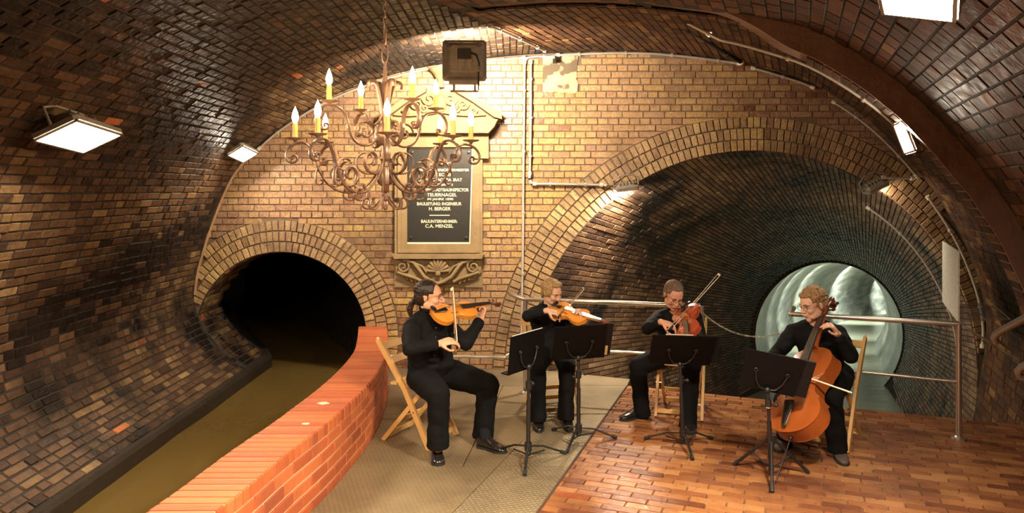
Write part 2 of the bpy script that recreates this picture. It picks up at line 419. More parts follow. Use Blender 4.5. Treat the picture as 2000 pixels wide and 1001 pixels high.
# ------------------------------------------------------------------ left vault (wall and ceiling in one sweep)
ys = [YW-.25*i for i in range(0, 47)]
m = MB(); n = 60
for i, Y in enumerate(ys):
    sc = min(LEFT.L, sC(Y)+.12)
    for k in range(n+1): m.v.append(tuple(SL(sc*k/n, Y)))
for i in range(len(ys)-1):
    for k in range(n): m.f.append((i*(n+1)+k, (i+1)*(n+1)+k, (i+1)*(n+1)+k+1, i*(n+1)+k+1)); m.t.append(0)
wall_left = tag(m.build('wall_left', MORT_S, smooth=True), kind='structure')
B = Bricks(wall_left, BR_LEFT)
nc = round(LEFT.L/.066); st = LEFT.L/nc
for c in range(nc):
    s0, s1 = c*st+.003, (c+1)*st-.003; sm = (s0+s1)/2; Y = YW-.005-.1*random.random()
    while Y > 1.4:
        ln = random.choice((.205, .2, .195, .11, .13, .1))
        y0, y1 = Y-.004, Y-ln+.004; ym = (y0+y1)/2; p = SL(sm, ym)
        if sm < sC(ym)-.03 and inview(p):
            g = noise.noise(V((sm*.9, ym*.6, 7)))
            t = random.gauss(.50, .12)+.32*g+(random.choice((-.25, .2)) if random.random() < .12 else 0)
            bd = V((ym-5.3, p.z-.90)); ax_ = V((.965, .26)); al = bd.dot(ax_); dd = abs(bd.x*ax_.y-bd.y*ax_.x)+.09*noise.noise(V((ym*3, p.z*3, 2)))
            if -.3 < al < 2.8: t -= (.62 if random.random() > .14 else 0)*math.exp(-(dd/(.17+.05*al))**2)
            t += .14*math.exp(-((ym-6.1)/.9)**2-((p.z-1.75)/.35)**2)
            t -= .42*max(0, min(1, (sm-2.1)/1.2))*max(0, min(1, (7.4-ym)/1.5))  # upper vault darkens towards the viewer: shade put into the brick tint
            if random.random() < .012: t = 1
            else: t = min(t, .9)
            N0, N1 = LEFT.nrm(s0), LEFT.nrm(s1)
            NN = [V((N0.x, 0, N0.y)), V((N0.x, 0, N0.y)), V((N1.x, 0, N1.y)), V((N1.x, 0, N1.y))]
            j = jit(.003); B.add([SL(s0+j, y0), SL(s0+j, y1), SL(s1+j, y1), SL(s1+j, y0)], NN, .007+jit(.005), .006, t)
        Y -= ln
B.build()
m = MB(); m.tube([V((p.x+.012, YW-.015, p.y)) for p in LEFT.p[::3] if .75 < p.y < 2.25 and p.x < -2.6], .018, 6); m.build('mortar_fillet', flat('tan_mortar', (.36, .21, .10), .8, bump=.8, bscale=25, var=.4), wall_left, smooth=True)
# ------------------------------------------------------------------ right vault and flank
YR0, YR1 = 5.98, 5.66
def vault(name, ya, yb, off, mat, mort, step, blen, tb, ymin):
    m = MB(); n = 70; yy = [ya+(yb-ya)*i/24 for i in range(25)]
    for Y in yy:
        for k in range(n+1): m.v.append(tuple(SR(RIGHT.L*k/n, Y, 0, off)))
    for i in range(24):
        for k in range(n): m.f.append((i*(n+1)+k, i*(n+1)+k+1, (i+1)*(n+1)+k+1, (i+1)*(n+1)+k)); m.t.append(0)
    o = tag(m.build(name, mort, smooth=True), kind='structure')
    B = Bricks(o, mat); nc = round(RIGHT.L/step); st = RIGHT.L/nc
    for c in range(nc):
        s0, s1 = c*st+.004, (c+1)*st-.004; sm = (s0+s1)/2; Y = ya-.01-(blen/2 if c % 2 else 0)-.05*random.random()
        while Y-blen > max(yb, ymin)-.2:
            ln = blen if random.random() < .85 else blen/2
            y0, y1 = Y-.005, max(Y-ln+.005, yb); p = SR(sm, (y0+y1)/2, 0, off)
            if inview(p) and p.z > -1.2 and y0-y1 > .03:
                N0, N1 = RIGHT.nrm(s0), RIGHT.nrm(s1); a = V((N0.x, 0, N0.y)); b = V((N1.x, 0, N1.y))
                B.add([SR(s0, y0, 0, off), SR(s0, y1, 0, off), SR(s1, y1, 0, off), SR(s1, y0, 0, off)], [a, a, b, b], .008+jit(.004), .005, random.gauss(tb, .2))
            Y -= ln
    B.build(); return o
vault('ceiling', YW, YR0-.1, 0, BR_RIGHT, MORT_D, .08, .24, .62, YR0-.1)
vault('wall_right', YR1+.05, -2.5, -.06, BR_RIGHT, MORT_S, .105, .22, .5, 2.2)
# rib arch: render-faced front, brick soffit behind
m = MB(); n = 120
sec = [(YR0, -.04), (YR0, .14), (YR1, .14), (YR1, -.08)]
for k in range(n+1):
    s = RIGHT.L*k/n
    for Y, h in sec:
        p = SR(s, Y, h if h < 0 else h*fade(s)-.03*(1-fade(s))); nn = noise.noise(V((s*3, Y*5, h*9)))*.012; m.v.append((p.x+nn, p.y+nn*.6, p.z+nn))
for k in range(n):
    for j in range(3): m.f.append((k*4+j, (k+1)*4+j, (k+1)*4+j+1, k*4+j+1)); m.t.append(0)
rib = tag(m.build('trim_3', RENDER_), kind='structure')
B = Bricks(rib, BR_RIGHT, limit=150); ns = round(RIGHT.L/.085)
for k in range(ns):
    s0, s1 = RIGHT.L*(k+.06)/ns, RIGHT.L*(k+.94)/ns
    N0 = RIGHT.nrm(s0); a = V((N0.x, 0, N0.y))
    if SR(s0, YR1).z < -.2 or fade(s0) < .98: continue
    B.add([SR(s0, YR0-.01, .14), SR(s0, YR1+.03, .14), SR(s1, YR1+.03, .14), SR(s1, YR0-.01, .14)], a, .008+jit(.003), .006, random.gauss(.5, .2))
B.build()
# darker groove where the ceiling fields meet above the right mouth
# ------------------------------------------------------------------ tunnels
def tube_surface(name, prof_fn, yy, n, mat):
    m = MB(); lay = []
    for Y in yy:
        for k in range(n+1): m.v.append(tuple(prof_fn(k/n, Y)))
    for i in range(len(yy)-1):
        for k in range(n): m.f.append((i*(n+1)+k, (i+1)*(n+1)+k, (i+1)*(n+1)+k+1, i*(n+1)+k+1)); m.t.append(0)
    return tag(m.build(name, mat, smooth=True), kind='structure')
wl = P2([(484, 722), (455, 700), (430, 680), (398, 640), (384, 612)])
cp = [(C1[0]+C1[2]*cos(a), C1[1]+C1[2]*sin(a)) for a in [radians(q) for q in range(174, -51, -8)]]
T1 = Prof([(-2.75, -.3), (-2.8, -.1)]+wl[::1]+cp, (-2.5, .3))
def S1(u, Y, h=0):
    p = T1.at(u*T1.L)+T1.nrm(u*T1.L)*h; d = max(0, Y-YW-.62); return V((p.x-.5*d, Y, p.y))
tl = tube_surface('wall_left_tunnel', S1, [YW+.4*i for i in range(30)], 60, MORT_D)
B = Bricks(tl, BR_LEFT, limit=200); B2 = Bricks(tl, flat('shaded_black_brick', (.02, .013, .010), .8, bump=.5), limit=100); nc = round(T1.L/.08)  # B2: shade of the deeper tunnel put into a near-black brick colour
for c in range(3, nc):
    Y = YW+.005+.05*random.random()
    if c % 2: Y -= 0
    first = True
    while Y < 11.6:
        ln = (.12 if first and c % 2 else .24); first = False
        N = T1.nrm((c+.5)/nc*T1.L); a = V((N.x, 0, N.y))
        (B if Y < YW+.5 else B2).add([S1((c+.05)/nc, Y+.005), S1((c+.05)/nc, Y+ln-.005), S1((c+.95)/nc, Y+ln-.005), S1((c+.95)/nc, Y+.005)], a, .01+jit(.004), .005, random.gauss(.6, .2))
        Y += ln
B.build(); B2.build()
# right tunnel: funnels down to a smaller bore
Y2, X2, Z2, R2 = 14.0, 5.98, -.85, 1.42
def c_right(Y):
    if Y <= Y2:
        t = (Y-YW)/(Y2-YW); e = t*.85+.15*t*t
        return C2[0]+(X2-C2[0])*t, C2[1]+(Z2-C2[1])*e, C2[2]+(R2-C2[2])*(t*1.12-.12*t*t)
    d = Y-Y2; return X2+.441*d+.012*max(0, d-5)**2, Z2-.103*d, R2+.06
def S2(u, Y, h=0):
    cx, cz, r = c_right(Y); a = radians(250)-u*radians(320); r -= h; return V((cx+r*cos(a), Y, cz+r*sin(a)))
tr = tube_surface('wall_right_tunnel', S2, [YW+.3*i for i in range(21)], 90, MORT_D)
B = Bricks(tr, BR_TUN); nc = round(radians(320)*2.43/.068)
Yr = YW+.002; k = 0
while Yr < 13.9:
    ln = .2 if k else .12
    for c in range(nc):
        o = (ln/2 if c % 2 else 0)*(1 if k else 0)
        ya, yb = Yr+o+.005, Yr+o+ln-.005
        if k == 0 and c % 2: yb += .12
        if k >= 1: pass
        if yb > 14: continue
        um = (c+.5)/nc; pm = S2(um, ya)
        if pm.z < -1.6: continue
        cx, cz, r = c_right(ya); N = V((cx-pm.x, -.3, cz-pm.z)).normalized()
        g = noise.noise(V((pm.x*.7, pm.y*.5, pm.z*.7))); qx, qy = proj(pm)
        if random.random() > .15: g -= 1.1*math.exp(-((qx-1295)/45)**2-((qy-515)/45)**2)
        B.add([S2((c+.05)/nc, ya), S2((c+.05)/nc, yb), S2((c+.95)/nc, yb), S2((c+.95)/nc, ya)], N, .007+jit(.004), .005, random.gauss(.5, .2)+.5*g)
    Yr += ln; k += 1
B.build()
# far bore: wet pale lining
m_, nt, b = nodes_of('wet_pale_lining'); N = nt.nodes; L = nt.links
g = N.new('ShaderNodeNewGeometry'); mp = N.new('ShaderNodeMapping'); mp.inputs['Scale'].default_value = (.5, .5, 3); L.new(g.outputs['Position'], mp.inputs[0])
nz = N.new('ShaderNodeTexNoise'); nz.inputs['Scale'].default_value = 1.6; nz.inputs['Detail'].default_value = 5; L.new(mp.outputs[0], nz.inputs['Vector'])
rp = ramp(N, [(.3, (.10, .11, .10)), (.5, (.2, .21, .18)), (.68, (.38, .38, .30))]); L.new(nz.outputs['Fac'], rp.inputs[0]); L.new(rp.outputs[0], b.inputs['Base Color']); b.inputs['Roughness'].default_value = .3
tf = tube_surface('wall_far_tunnel', S2, [Y2+.5*i for i in range(70)], 60, m_)
mb = MB(); rr = []
for k in range(49):
    a = radians(250)-k/48*radians(320); rr.append(V((X2+(R2+.03)*cos(a), Y2, Z2+(R2+.03)*sin(a))))
for k in range(48):
    pass
mb.tube(rr, .06, 8); tag(mb.build('trim_4', BR_TUN, smooth=True), kind='structure')

# ------------------------------------------------------------------ water
def water(name, pts, col, rough, scale, strength):
    m_, nt, b = nodes_of(name+'_surface'); N = nt.nodes; L = nt.links
    b.inputs['Base Color'].default_value = (*col, 1); b.inputs['Roughness'].default_value = rough; b.inputs['IOR'].default_value = 1.33
    g = N.new('ShaderNodeNewGeometry'); nz = N.new('ShaderNodeTexNoise'); nz.inputs['Scale'].default_value = scale; nz.inputs['Detail'].default_value = 3
    L.new(g.outputs['Position'], nz.inputs['Vector']); bp = N.new('ShaderNodeBump'); bp.inputs['Strength'].default_value = strength; bp.inputs['Distance'].default_value = .03
    L.new(nz.outputs['Fac'], bp.inputs['Height']); L.new(bp.outputs[0], b.inputs['Normal'])
    mm = MB(); mm.add(pts, [tuple(range(len(pts)))]); return tag(mm.build(name, m_), kind='structure')
water('water', [(-3.0, -2.5, -.13), (-1.25, -2.5, -.13), (-1.25, 8.0, -.13), (-5.2, 19, -.13), (-7.6, 19, -.13), (-3.0, 8, -.13)], (.125, .08, .022), .12, 5, .12)
def wz(Y): return -1.78-.103*(Y-Y2)
water('water_right', [(-.2, 6.6, wz(6.6)), (5.2, 5.2, wz(5.2)), (5.4, 8, wz(8)), (X2+1.6, Y2, wz(Y2)), (X2+30, Y2+32, wz(Y2+32)), (X2-1.6, Y2+32, wz(Y2+32)), (X2-1.6, Y2, wz(Y2)), (.2, 8, wz(8))], (.30, .31, .22), .22, 3.5, .5)
# ledge along the foot of the left wall
mb = MB(); sec = [(-2.93, .02), (-2.80, .015), (-2.785, -.02), (-2.79, -.3)]
yy = [11-.2*i for i in range(72)]
for Y in yy:
    for x, zz in sec:
        q = noise.noise(V((x*3, Y*2, 1)))*.02; mb.v.append((x+q-.5*max(0, Y-YW-.62), Y, zz+q*.5))
for i in range(len(yy)-1):
    for j in range(3): mb.f.append((i*4+j, i*4+j+1, (i+1)*4+j+1, (i+1)*4+j)); mb.t.append(0)
tag(mb.build('trim_5', flat('wet_dark_stone', (.028, .020, .013), .5, bump=.6, bscale=20, var=.4)), kind='structure')

# ------------------------------------------------------------------ parapet
PIN = [(-1.35, 8.0), (-1.22, 7.3), (-1.135, 6.66), (-1.085, 5.76), (-1.156, 4.79), (-1.256, 4.14), (-1.32, 3.61), (-1.37, 3.3), (-1.42, 2.6), (-1.45, 1.2), (-1.45, -1)]
POUT = [(-1.65, 8.0), (-1.52, 7.3), (-1.43, 6.66), (-1.42, 5.76), (-1.50, 4.79), (-1.585, 4.18), (-1.64, 3.61), (-1.68, 3.3), (-1.74, 2.6), (-1.77, 1.2), (-1.77, -1)]
PI_ = Prof(PIN, (0, 3)); PO_ = Prof(POUT, (0, 3)); HP = .45
def pin(u): return PI_.at(u*PI_.L)
def pout(u): return PO_.at(u*PO_.L)
mb = MB(); n = 90; e = .006
for k in range(n+1):
    a, b_ = pin(k/n), pout(k/n); d = (a-b_).normalized()*e
    mb.v += [(b_.x+d.x, b_.y, -.35), (b_.x+d.x, b_.y, HP-e), (a.x-d.x, a.y, HP-e), (a.x-d.x, a.y, -.05)]
for k in range(n):
    for j in range(3): mb.f.append((k*4+j, k*4+j+1, (k+1)*4+j+1, (k+1)*4+j)); mb.t.append(0)
parapet = tag(mb.build('parapet_wall', MORT_L), 'low curved wall of red facing bricks between channel and floor', 'wall', kind='structure')
B = Bricks(parapet, BR_PAR)
nb = round(PI_.L/.077)
for k in range(nb):
    u0, u1 = (k+.085)/nb, (k+.915)/nb; um = (u0+u1)/2
    if pin(um).y < 2.6: continue
    a0, a1, b0, b1 = pin(u0), pin(u1), pout(u0), pout(u1); h = HP-.002; tt = random.gauss(.5, .2)
    B.add([(a0.x, a0.y, h-.004), (a1.x, a1.y, h-.004), (b1.x, b1.y, h-.004), (b0.x, b0.y, h-.004)], (0, 0, 1), .006+jit(.0012), .003, tt)
    for pr, sg in ((pin, 1), (pout, -1)):   # soldier end faces of the coping
        p0, p1 = pr(u0), pr(u1)
        B.add([(p0.x, p0.y, HP-.075), (p1.x, p1.y, HP-.075), (p1.x, p1.y, HP-.004), (p0.x, p0.y, HP-.004)], (sg, 0, 0), .004, .003, tt)
for pr, sg, PL, zlo in ((pin, 1, PI_.L, -.01), (pout, -1, PO_.L, -.3)):
    zz = HP-.085; row = 0
    while zz-.075 > zlo-.06:
        nb2 = round(PL/.235); off = .5*(row % 2)
        for k in range(nb2):
            u0, u1 = (k+off+.03)/nb2, (k+off+.97)/nb2
            if u1 > 1 or pr(u0).y < 2.4: continue
            um = (u0+u1)/2; sub = [(u0, um), (um, u1)]
            P0, P1 = pr(u0), pr(u1)
            B.add([(P0.x, P0.y, max(zlo, zz-.066)), (P1.x, P1.y, max(zlo, zz-.066)), (P1.x, P1.y, zz), (P0.x, P0.y, zz)], (sg, 0, 0), .004+jit(.001), .003, random.gauss(.4, .2))
        zz -= .08; row += 1
B.build()
# white droppings on the coping
# ------------------------------------------------------------------ floor
E1 = V((.927, -.375, 0)); E2 = V((.375, .927, 0)); O0 = V((1.13, 7.29, 0))
def bline(y): return .187+(y-4.53)*(.943/2.76)      # x of the joint between plates and bricks
def rwall(y): return 4.95-(8-y)*DX
EXL = 1.13
edge_l = V((bline(7.29), 7.29, 0)); edge_r = V((4.17, 6.06, 0))
mb = MB()
zt, zb = -.012, -.3
poly = [(-1.6, -1.5), (rwall(-1.5)+.1, -1.5), (edge_r.x+.12, edge_r.y-.02), (edge_l.x, edge_l.y), (1.2, 7.54), (.165, 7.98), (-1.5, 8.02)]
mb.prism(poly, lambda x, y, k: V((x, y, zb if k == 0 else zt)))
floor = tag(mb.build('floor', MORT_F), kind='structure')
B = Bricks(floor, BR_FLOOR)
b = .002; row = 0
while b < 6.6:
    bw = .078; a = -2.5-(.11 if row % 2 else 0)-random.random()*.05
    if row == 0: bw = .1
    while a < 7:
        ln = .225
        def pt(aa, bb): return O0+E1*aa-E2*bb
        c = pt(a+ln/2, b+bw/2); al, ar = a+.004, a+ln-.004
        # clip against the plate joint on the left and the flank on the right
        def tl_(bb):
            lo, hi = -3, 6
            for _ in range(24):
                mid = (lo+hi)/2; q = pt(mid, bb)
                if q.x < bline(q.y)+.012: lo = mid
                else: hi = mid
            return lo
        ql, qr = pt(al, b), pt(ar, b)
        if c.y < .9: break
        if qr.x > bline(qr.y)+.03 and ql.x < rwall(ql.y)-.01:
            t0 = max(al, tl_(b+.003)); t1 = max(al, tl_(b+bw-.003))
            if ar-max(t0, t1) > .015 and inview(c, 250, 200):
                t = random.gauss(.5, .2); t = .04 if random.random() < .06 else t
                B.add([pt(t0, b+.003), pt(ar, b+.003), pt(ar, b+bw-.003), pt(t1, b+bw-.003)], (0, 0, 1), .0+jit(.0012), .0025, t, sink=.012)
        a += ln
    b += bw; row += 1
B.build()
# chequer plates
def chequer(name, c0, c1, metal, rough, amp, vis=.5):
    m_, nt, b = nodes_of(name); N = nt.nodes; L = nt.links
    g = N.new('ShaderNodeNewGeometry'); mp = N.new('ShaderNodeMapping'); mp.inputs['Rotation'].default_value = (0, 0, radians(26)); mp.inputs['Scale'].default_value = (150, 150, 1); L.new(g.outputs['Position'], mp.inputs[0])
    sx = N.new('ShaderNodeSeparateXYZ'); L.new(mp.outputs[0], sx.inputs[0])
    def mth(op, a, bb=None):
        q = N.new('ShaderNodeMath'); q.operation = op
        for i, v in enumerate((a, bb)):
            if v is None: continue
            if isinstance(v, (int, float)): q.inputs[i].default_value = v
            else: L.new(v, q.inputs[i])
        return q.outputs[0]
    s1 = mth('MULTIPLY', mth('SINE', sx.outputs[0]), mth('SINE', sx.outputs[1]))
    s2 = mth('POWER', mth('MAXIMUM', s1, 0.0), 1.5)
    n1 = N.new('ShaderNodeTexNoise'); n1.inputs['Scale'].default_value = 1.1; n1.inputs['Detail'].default_value = 8; n1.inputs['Roughness'].default_value = .65; L.new(g.outputs['Position'], n1.inputs['Vector'])
    rp = ramp(N, [(.3, c0), (.62, c1)]); L.new(n1.outputs['Fac'], rp.inputs[0])
    mx = N.new('ShaderNodeMix'); mx.data_type = 'RGBA'; L.new(mth('MULTIPLY', s2, vis), mx.inputs[0]); L.new(rp.outputs[0], mx.inputs[6]); mx.inputs[7].default_value = (.6, .5, .36, 1)
    L.new(mx.outputs[2], b.inputs['Base Color']); b.inputs['Metallic'].default_value = metal
    mr = N.new('ShaderNodeMapRange'); mr.inputs[3].default_value = rough-.12; mr.inputs[4].default_value = rough+.22; L.new(n1.outputs['Fac'], mr.inputs[0]); L.new(mr.outputs[0], b.inputs['Roughness'])
    bp = N.new('ShaderNodeBump'); bp.inputs['Strength'].default_value = amp; bp.inputs['Distance'].default_value = .006; L.new(s2, bp.inputs['Height']); L.new(bp.outputs[0], b.inputs['Normal'])
    return m_
CQ = chequer('dusty_chequer_plate', (.085, .06, .032), (.21, .15, .08), .15, .5, .4, .15)
CQ2 = chequer('worn_chequer_plate', (.15, .11, .062), (.34, .27, .165), .55, .36, 1.0)
def xin(y):
    best = PI_.p[0]
    for p in PI_.p:
        if abs(p.y-y) < abs(best.y-y): best = p
    return best.x
def plate(y0, y1, f0, f1, mat, seg=10):
    mb = MB(); g = .004
    ylim = lambda x: min(y1, 7.985)
    L_, R_ = [], []
    for i in range(seg+1):
        y = y0+g+(y1-y0-2*g)*i/seg; L_.append((f0(y)+g, y)); R_.append((f1(y)-g, y))
    poly = L_+R_[::-1]
    mb.prism(poly[::-1], lambda x, y, k: V((x, y, -.012 if k == 0 else 0)))
    return mb.build('floor_plate', mat, floor)
sw = .50
mid = lambda y: -.42+(y-4.5)*.12
inn = lambda y: xin(y)+.004
bl0 = lambda y: bline(y)-sw
cuts = [-1.4, 1.2, 2.6, 3.9, 5.15, 6.35, 7.28]
for i in range(len(cuts)-1):
    y0, y1 = cuts[i], cuts[i+1]
    if bl0(y0) > mid(y0)+.05:
        plate(y0, y1, inn, mid, CQ); plate(y0, y1, mid, bl0, CQ)
    else: plate(y0, y1, inn, bl0, CQ)
    plate(y0+.02*(i % 2), y1, bl0, lambda y: bline(y)-.004, CQ2)
# back strip against the end wall
mb = MB(); mb.prism([(inn(7.3)+.0, 7.286), (bline(7.286), 7.286), (1.195, 7.53), (.17, 7.96), (-1.33, 7.985)], lambda x, y, k: V((x, y, -.012 if k == 0 else 0))); mb.build('floor_plate', CQ, floor)
# steel angle along the joint and the platform nosing
mb = MB(); mb.tube([(bline(y)-.002, y, -.004) for y in (-1.4, 2, 4, 6, 7.28)], .007, 6); mb.build('joint_strip', flat('rusty_edge', (.09, .05, .03), .6, .3), floor)

# ------------------------------------------------------------------ floodlights
def rot_from(n, up=(0, 0, 1)):
    """columns: x = width, y = height, z = n"""
    z = V(n).normalized(); x = V(up).cross(z)
    if x.length < 1e-4: x = V((1, 0, 0))
    x.normalize(); y = z.cross(x); return Matrix((x, y, z)).transposed()
def floodlight(label, c, n, xdir, w_, h_, power, on=True, back=False, col=WHT, depth=.09, strength=None, spread=180):
    z = V(n).normalized(); x = V(xdir); x = (x-z*x.dot(z)).normalized(); y = z.cross(x); R = Matrix((x, y, z)).transposed()
    M = Matrix.Translation(V(c)) @ R.to_4x4(); root = empty('floodlight', mat=M)
    tag(root, label, 'floodlight', 'floodlights on the vault')
    m = MB()     # housing: bevelled, tapering to the back
    def ringp(sx, sy, zz, ch=.02): return [(sx-ch, sy, zz), (sx, sy-ch, zz), (sx, -sy+ch, zz), (sx-ch, -sy, zz), (-sx+ch, -sy, zz), (-sx, -sy+ch, zz), (-sx, sy-ch, zz), (-sx+ch, sy, zz)]
    lay = [(w_/2+.018, h_/2+.018, 0), (w_/2+.02, h_/2+.02, -.03), (w_/2+.005, h_/2+.005, -.035), (w_/2-.01, h_/2-.01, -depth*.7), (w_/2-.05, h_/2-.04, -depth)]
    for sx, sy, zz in lay: m.v += ringp(sx, sy, zz)
    for i in range(len(lay)-1):
        for k in range(8): m.f.append((i*8+k, (i+1)*8+k, (i+1)*8+(k+1) % 8, i*8+(k+1) % 8)); m.t.append(0)
    m.f.append(tuple(range((len(lay)-1)*8, len(lay)*8))); m.t.append(0)
    for k in range(-2, 3): m.box((k*w_*.18, 0, -depth-.002), (.006, h_*.7, .03))
    m.build('housing', HOUSE, root)
    m = MB(); t = .014
    for sx in (-1, 1): m.box((sx*(w_/2+.006), 0, .004), (t, h_+.026, .012))
    for sy in (-1, 1): m.box((0, sy*(h_/2+.006), .004), (w_+.026, t, .012))
    m.build('bezel', HOUSE, root)
    if strength is None: strength = power*1.0/(w_*h_*4)*.9
    m = MB(); m.box((0, 0, -.003), (w_, h_, .006)); m.build('lens', emit('lamp_lens', col, strength), root)
    m = MB(); ym = 0
    m.tube([(-w_/2-.03, 0, -.03), (-w_/2-.035, 0, -depth-.05), (-w_*.3, 0, -depth-.09), (w_*.3, 0, -depth-.09), (w_/2+.035, 0, -depth-.05), (w_/2+.03, 0, -.03)], .009, 6); m.build('mounting_bracket', HOUSE, root)
    l = bpy.data.lights.new('flood', 'AREA'); l.shape = 'RECTANGLE'; l.size = w_; l.size_y = h_; l.energy = power; l.color = col; l.spread = radians(spread)
    o = bpy.data.objects.new('flood_beam', l); COL.objects.link(o); o.parent = root; o.location = (0, 0, .014); o.rotation_euler = (pi, 0, 0)
    return root, R
floodlight('large floodlight hanging from the left vault near the conduit, lens pointing down', (-2.62, 4.5, 2.24), (.42, -.12, -.9), (0, 1, 0), .44, .26, LAMP['left_big'])
floodlight('small floodlight in the left corner where vault and end wall meet', (-2.72, 7.5, 2.28), (.45, -.3, -.84), (.1, 1, 0), .26, .17, LAMP['left_small'])
bx, Rb = floodlight('square floodlight with junction box seen from behind, under the vault crown', (-.41, 6.42, 3.03), (-.04, 1, .02), (1, 0, 0), .34, .31, LAMP['back_box'], depth=.12)
for o in list(bx.children):
    if o.name.startswith('mounting'): bpy.data.objects.remove(o)
m = MB(); m.box((.0, .0, 0), (.11, .03, .085)); o = m.build('junction_box', flat('dark_plastic', (.03, .02, .015), .4), bx); o.matrix_parent_inverse = Matrix(); o.location = (0, -.04, -.14); o.rotation_euler = (pi/2, 0, 0)
m = MB(); m.box((0, 0, 0), (.07, .008, .055)); q = m.build('box_label', flat('off_white_label', (.7, .6, .5), .5), o); q.location = (0, -.0, 0); q.location = (0, .018, 0)
m = MB(); m.tube([(.05, -.05, -.14), (.1, -.03, -.145), (.125, .03, -.14), (.12, .17, -.10), (.12, .25, -.02)], .007, 6); m.build('cable', RUBBER, bx)
m = MB(); m.box((0, .19, -.05), (.26, .03, .03)); m.box((-.09, .23, -.05), (.02, .07, .02)); m.box((.09, .23, -.05), (.02, .07, .02)); m.box((0, .265, -.05), (.24, .012, .05)); m.build('ceiling_bracket', HOUSE, bx)
for yy_ in (-.09, .03, .1):
    m = MB(); m.box((0, yy_, -.118), (.27, .008, .02)); m.build('cooling_rib', HOUSE, bx)
floodlight('small floodlight at the left side of the large mouth above the woman', (1.22, 7.93, 1.93), (.1, .25, -.95), (1, .15, 0), .21, .12, LAMP['mouth_left'], depth=.06)
floodlight('small floodlight at the right side of the large mouth seen edge on', (3.87, 7.9, 1.93), (.45, .10, -.88), (.88, 0, .45), .21, .13, LAMP['mouth_right'], depth=.08)
floodlight('floodlight on the conduit of the right rib arch', (3.10, 5.86, 2.33), (-.85, -.28, -.25), (.55, 0, -.75), .23, .1, LAMP['rib'], depth=.07)
floodlight('largest and brightest floodlight at the upper right edge, cut by the frame', (1.50, 2.75, 2.62), (-.26, .03, -.96), (.5, .95, -.3), .36, .24, LAMP['big_right'], spread=120)

# ------------------------------------------------------------------ conduits
def pipe(name, pts, r, mat, label, cat='pipe', clips=0, group='conduits on the vaults'):
    root = empty(name, pts[0]); b0 = V(pts[0]); P = [V(p)-b0 for p in pts]
    m = MB(); m.tube(P, r, 8); m.build('tube', mat, root, smooth=True)
    tag(root, label, cat, group)
    Ls = [0]
    for i in range(1, len(P)): Ls.append(Ls[-1]+(P[i]-P[i-1]).length)
    def on(s):
        for i in range(1, len(P)):
            if Ls[i] >= s or i == len(P)-1:
                t = (s-Ls[i-1])/max(1e-6, Ls[i]-Ls[i-1]); return P[i-1].lerp(P[i], t), (P[i]-P[i-1]).normalized()
    for k in range(clips):
        p, d = on(Ls[-1]*(k+.5)/clips); c = MB(); c.tube([p-d*.012, p+d*.012], r*1.7, 8); c.build('clip', mat, root)
    for q in (0, 1):
        p, d = on(Ls[-1]*q); s_ = -1 if q else 1; c = MB(); c.tube([p, p+d*.04*s_], r*1.6, 8); c.build('end_fitting', flat('pale_fitting', (.62, .55, .42), .5), root)
    return root
def endp(x, y): return at(x, y, YW-.05)
pipe('conduit', [(-2.82, 3.6, 2.335), (-2.83, 4.2, 2.345), (-2.82, 5.2, 2.36)], .012, GALV, 'steel conduit on the left vault leading to the large left floodlight', clips=3)
pipe('conduit', [(-2.80, 5.48, 2.36), (-2.80, 6.5, 2.355), (-2.79, 7.6, 2.35)], .012, GALV, 'steel conduit on the left vault between the two left floodlights', clips=3)
def arc(prof, s0, s1, y, h, n=16):
    return [V((prof.at(s0+(s1-s0)*k/n).x+prof.nrm(s0+(s1-s0)*k/n).x*h, y, prof.at(s0+(s1-s0)*k/n).y+prof.nrm(s0+(s1-s0)*k/n).y*h)) for k in range(n+1)]
def sat(prof, x):   # arc length where the upper branch passes image column x at the end wall
    X = (x-1000)*YW/F; c = [(abs(p.x-X), i) for i, p in enumerate(prof.p) if p.y > 1.0]; return min(c)[1]/prof.n*prof.L
pipe('conduit', arc(LEFT, sat(LEFT, 503), sat(LEFT, 865), YW-.05, .035, 20), .013, GALV, 'curved steel conduit following the arched top of the end wall behind the chandelier', clips=4)
pipe('conduit', arc(LEFT, sat(LEFT, 940), sat(LEFT, 1025), YW-.05, .04, 8), .013, GALV, 'short conduit at the top of the end wall between box floodlight and vertical conduits', clips=1)
pipe('conduit', arc(RIGHT, .03, sat(RIGHT, 1443), YW-.05, .03, 20), .014, GALV, 'long pale conduit along the crown of the end wall above the large arch', clips=4)
pipe('conduit', arc(RIGHT, sat(RIGHT, 1466), sat(RIGHT, 1590), YW-.05, .05, 10), .013, GALV, 'short conduit on the end wall edge right of the dark groove', clips=1)
pipe('conduit', arc(RIGHT, sat(RIGHT, 1625), sat(RIGHT, 1795), YW-.12, .1, 12), .013, GALV, 'curved conduit between large arch and rib arch, upper piece', clips=2)
s_ = [i/RIGHT.n*RIGHT.L for i, p in enumerate(RIGHT.p) if p.y < 2.0 and p.y > .25]
pipe('conduit', arc(RIGHT, s_[0], s_[-1], YW-.3, .22, 16), .014, GALV, 'curved conduit running down to the right foot of the arch', clips=2)
def ribp(s, dy=0, h=.16): return SR(s, YR0+dy, h)
sA = sat(RIGHT, 1450); sB = sat(RIGHT, 1740)
pipe('conduit', [at(1330, 38, 6.35)]+[SR(sA+(sB-sA)*k/14-.12, YR0+.02, .155) for k in range(1, 15)], .014, GALV, 'long bare conduit sweeping along the rib arch up to its floodlight', clips=3)
pipe('conduit', [endp(1025, 117), endp(1024, 200), endp(1021, 480), endp(1017, 712)], .012, GALV, 'left one of two vertical conduits, running down to the floor behind the railing', clips=5)
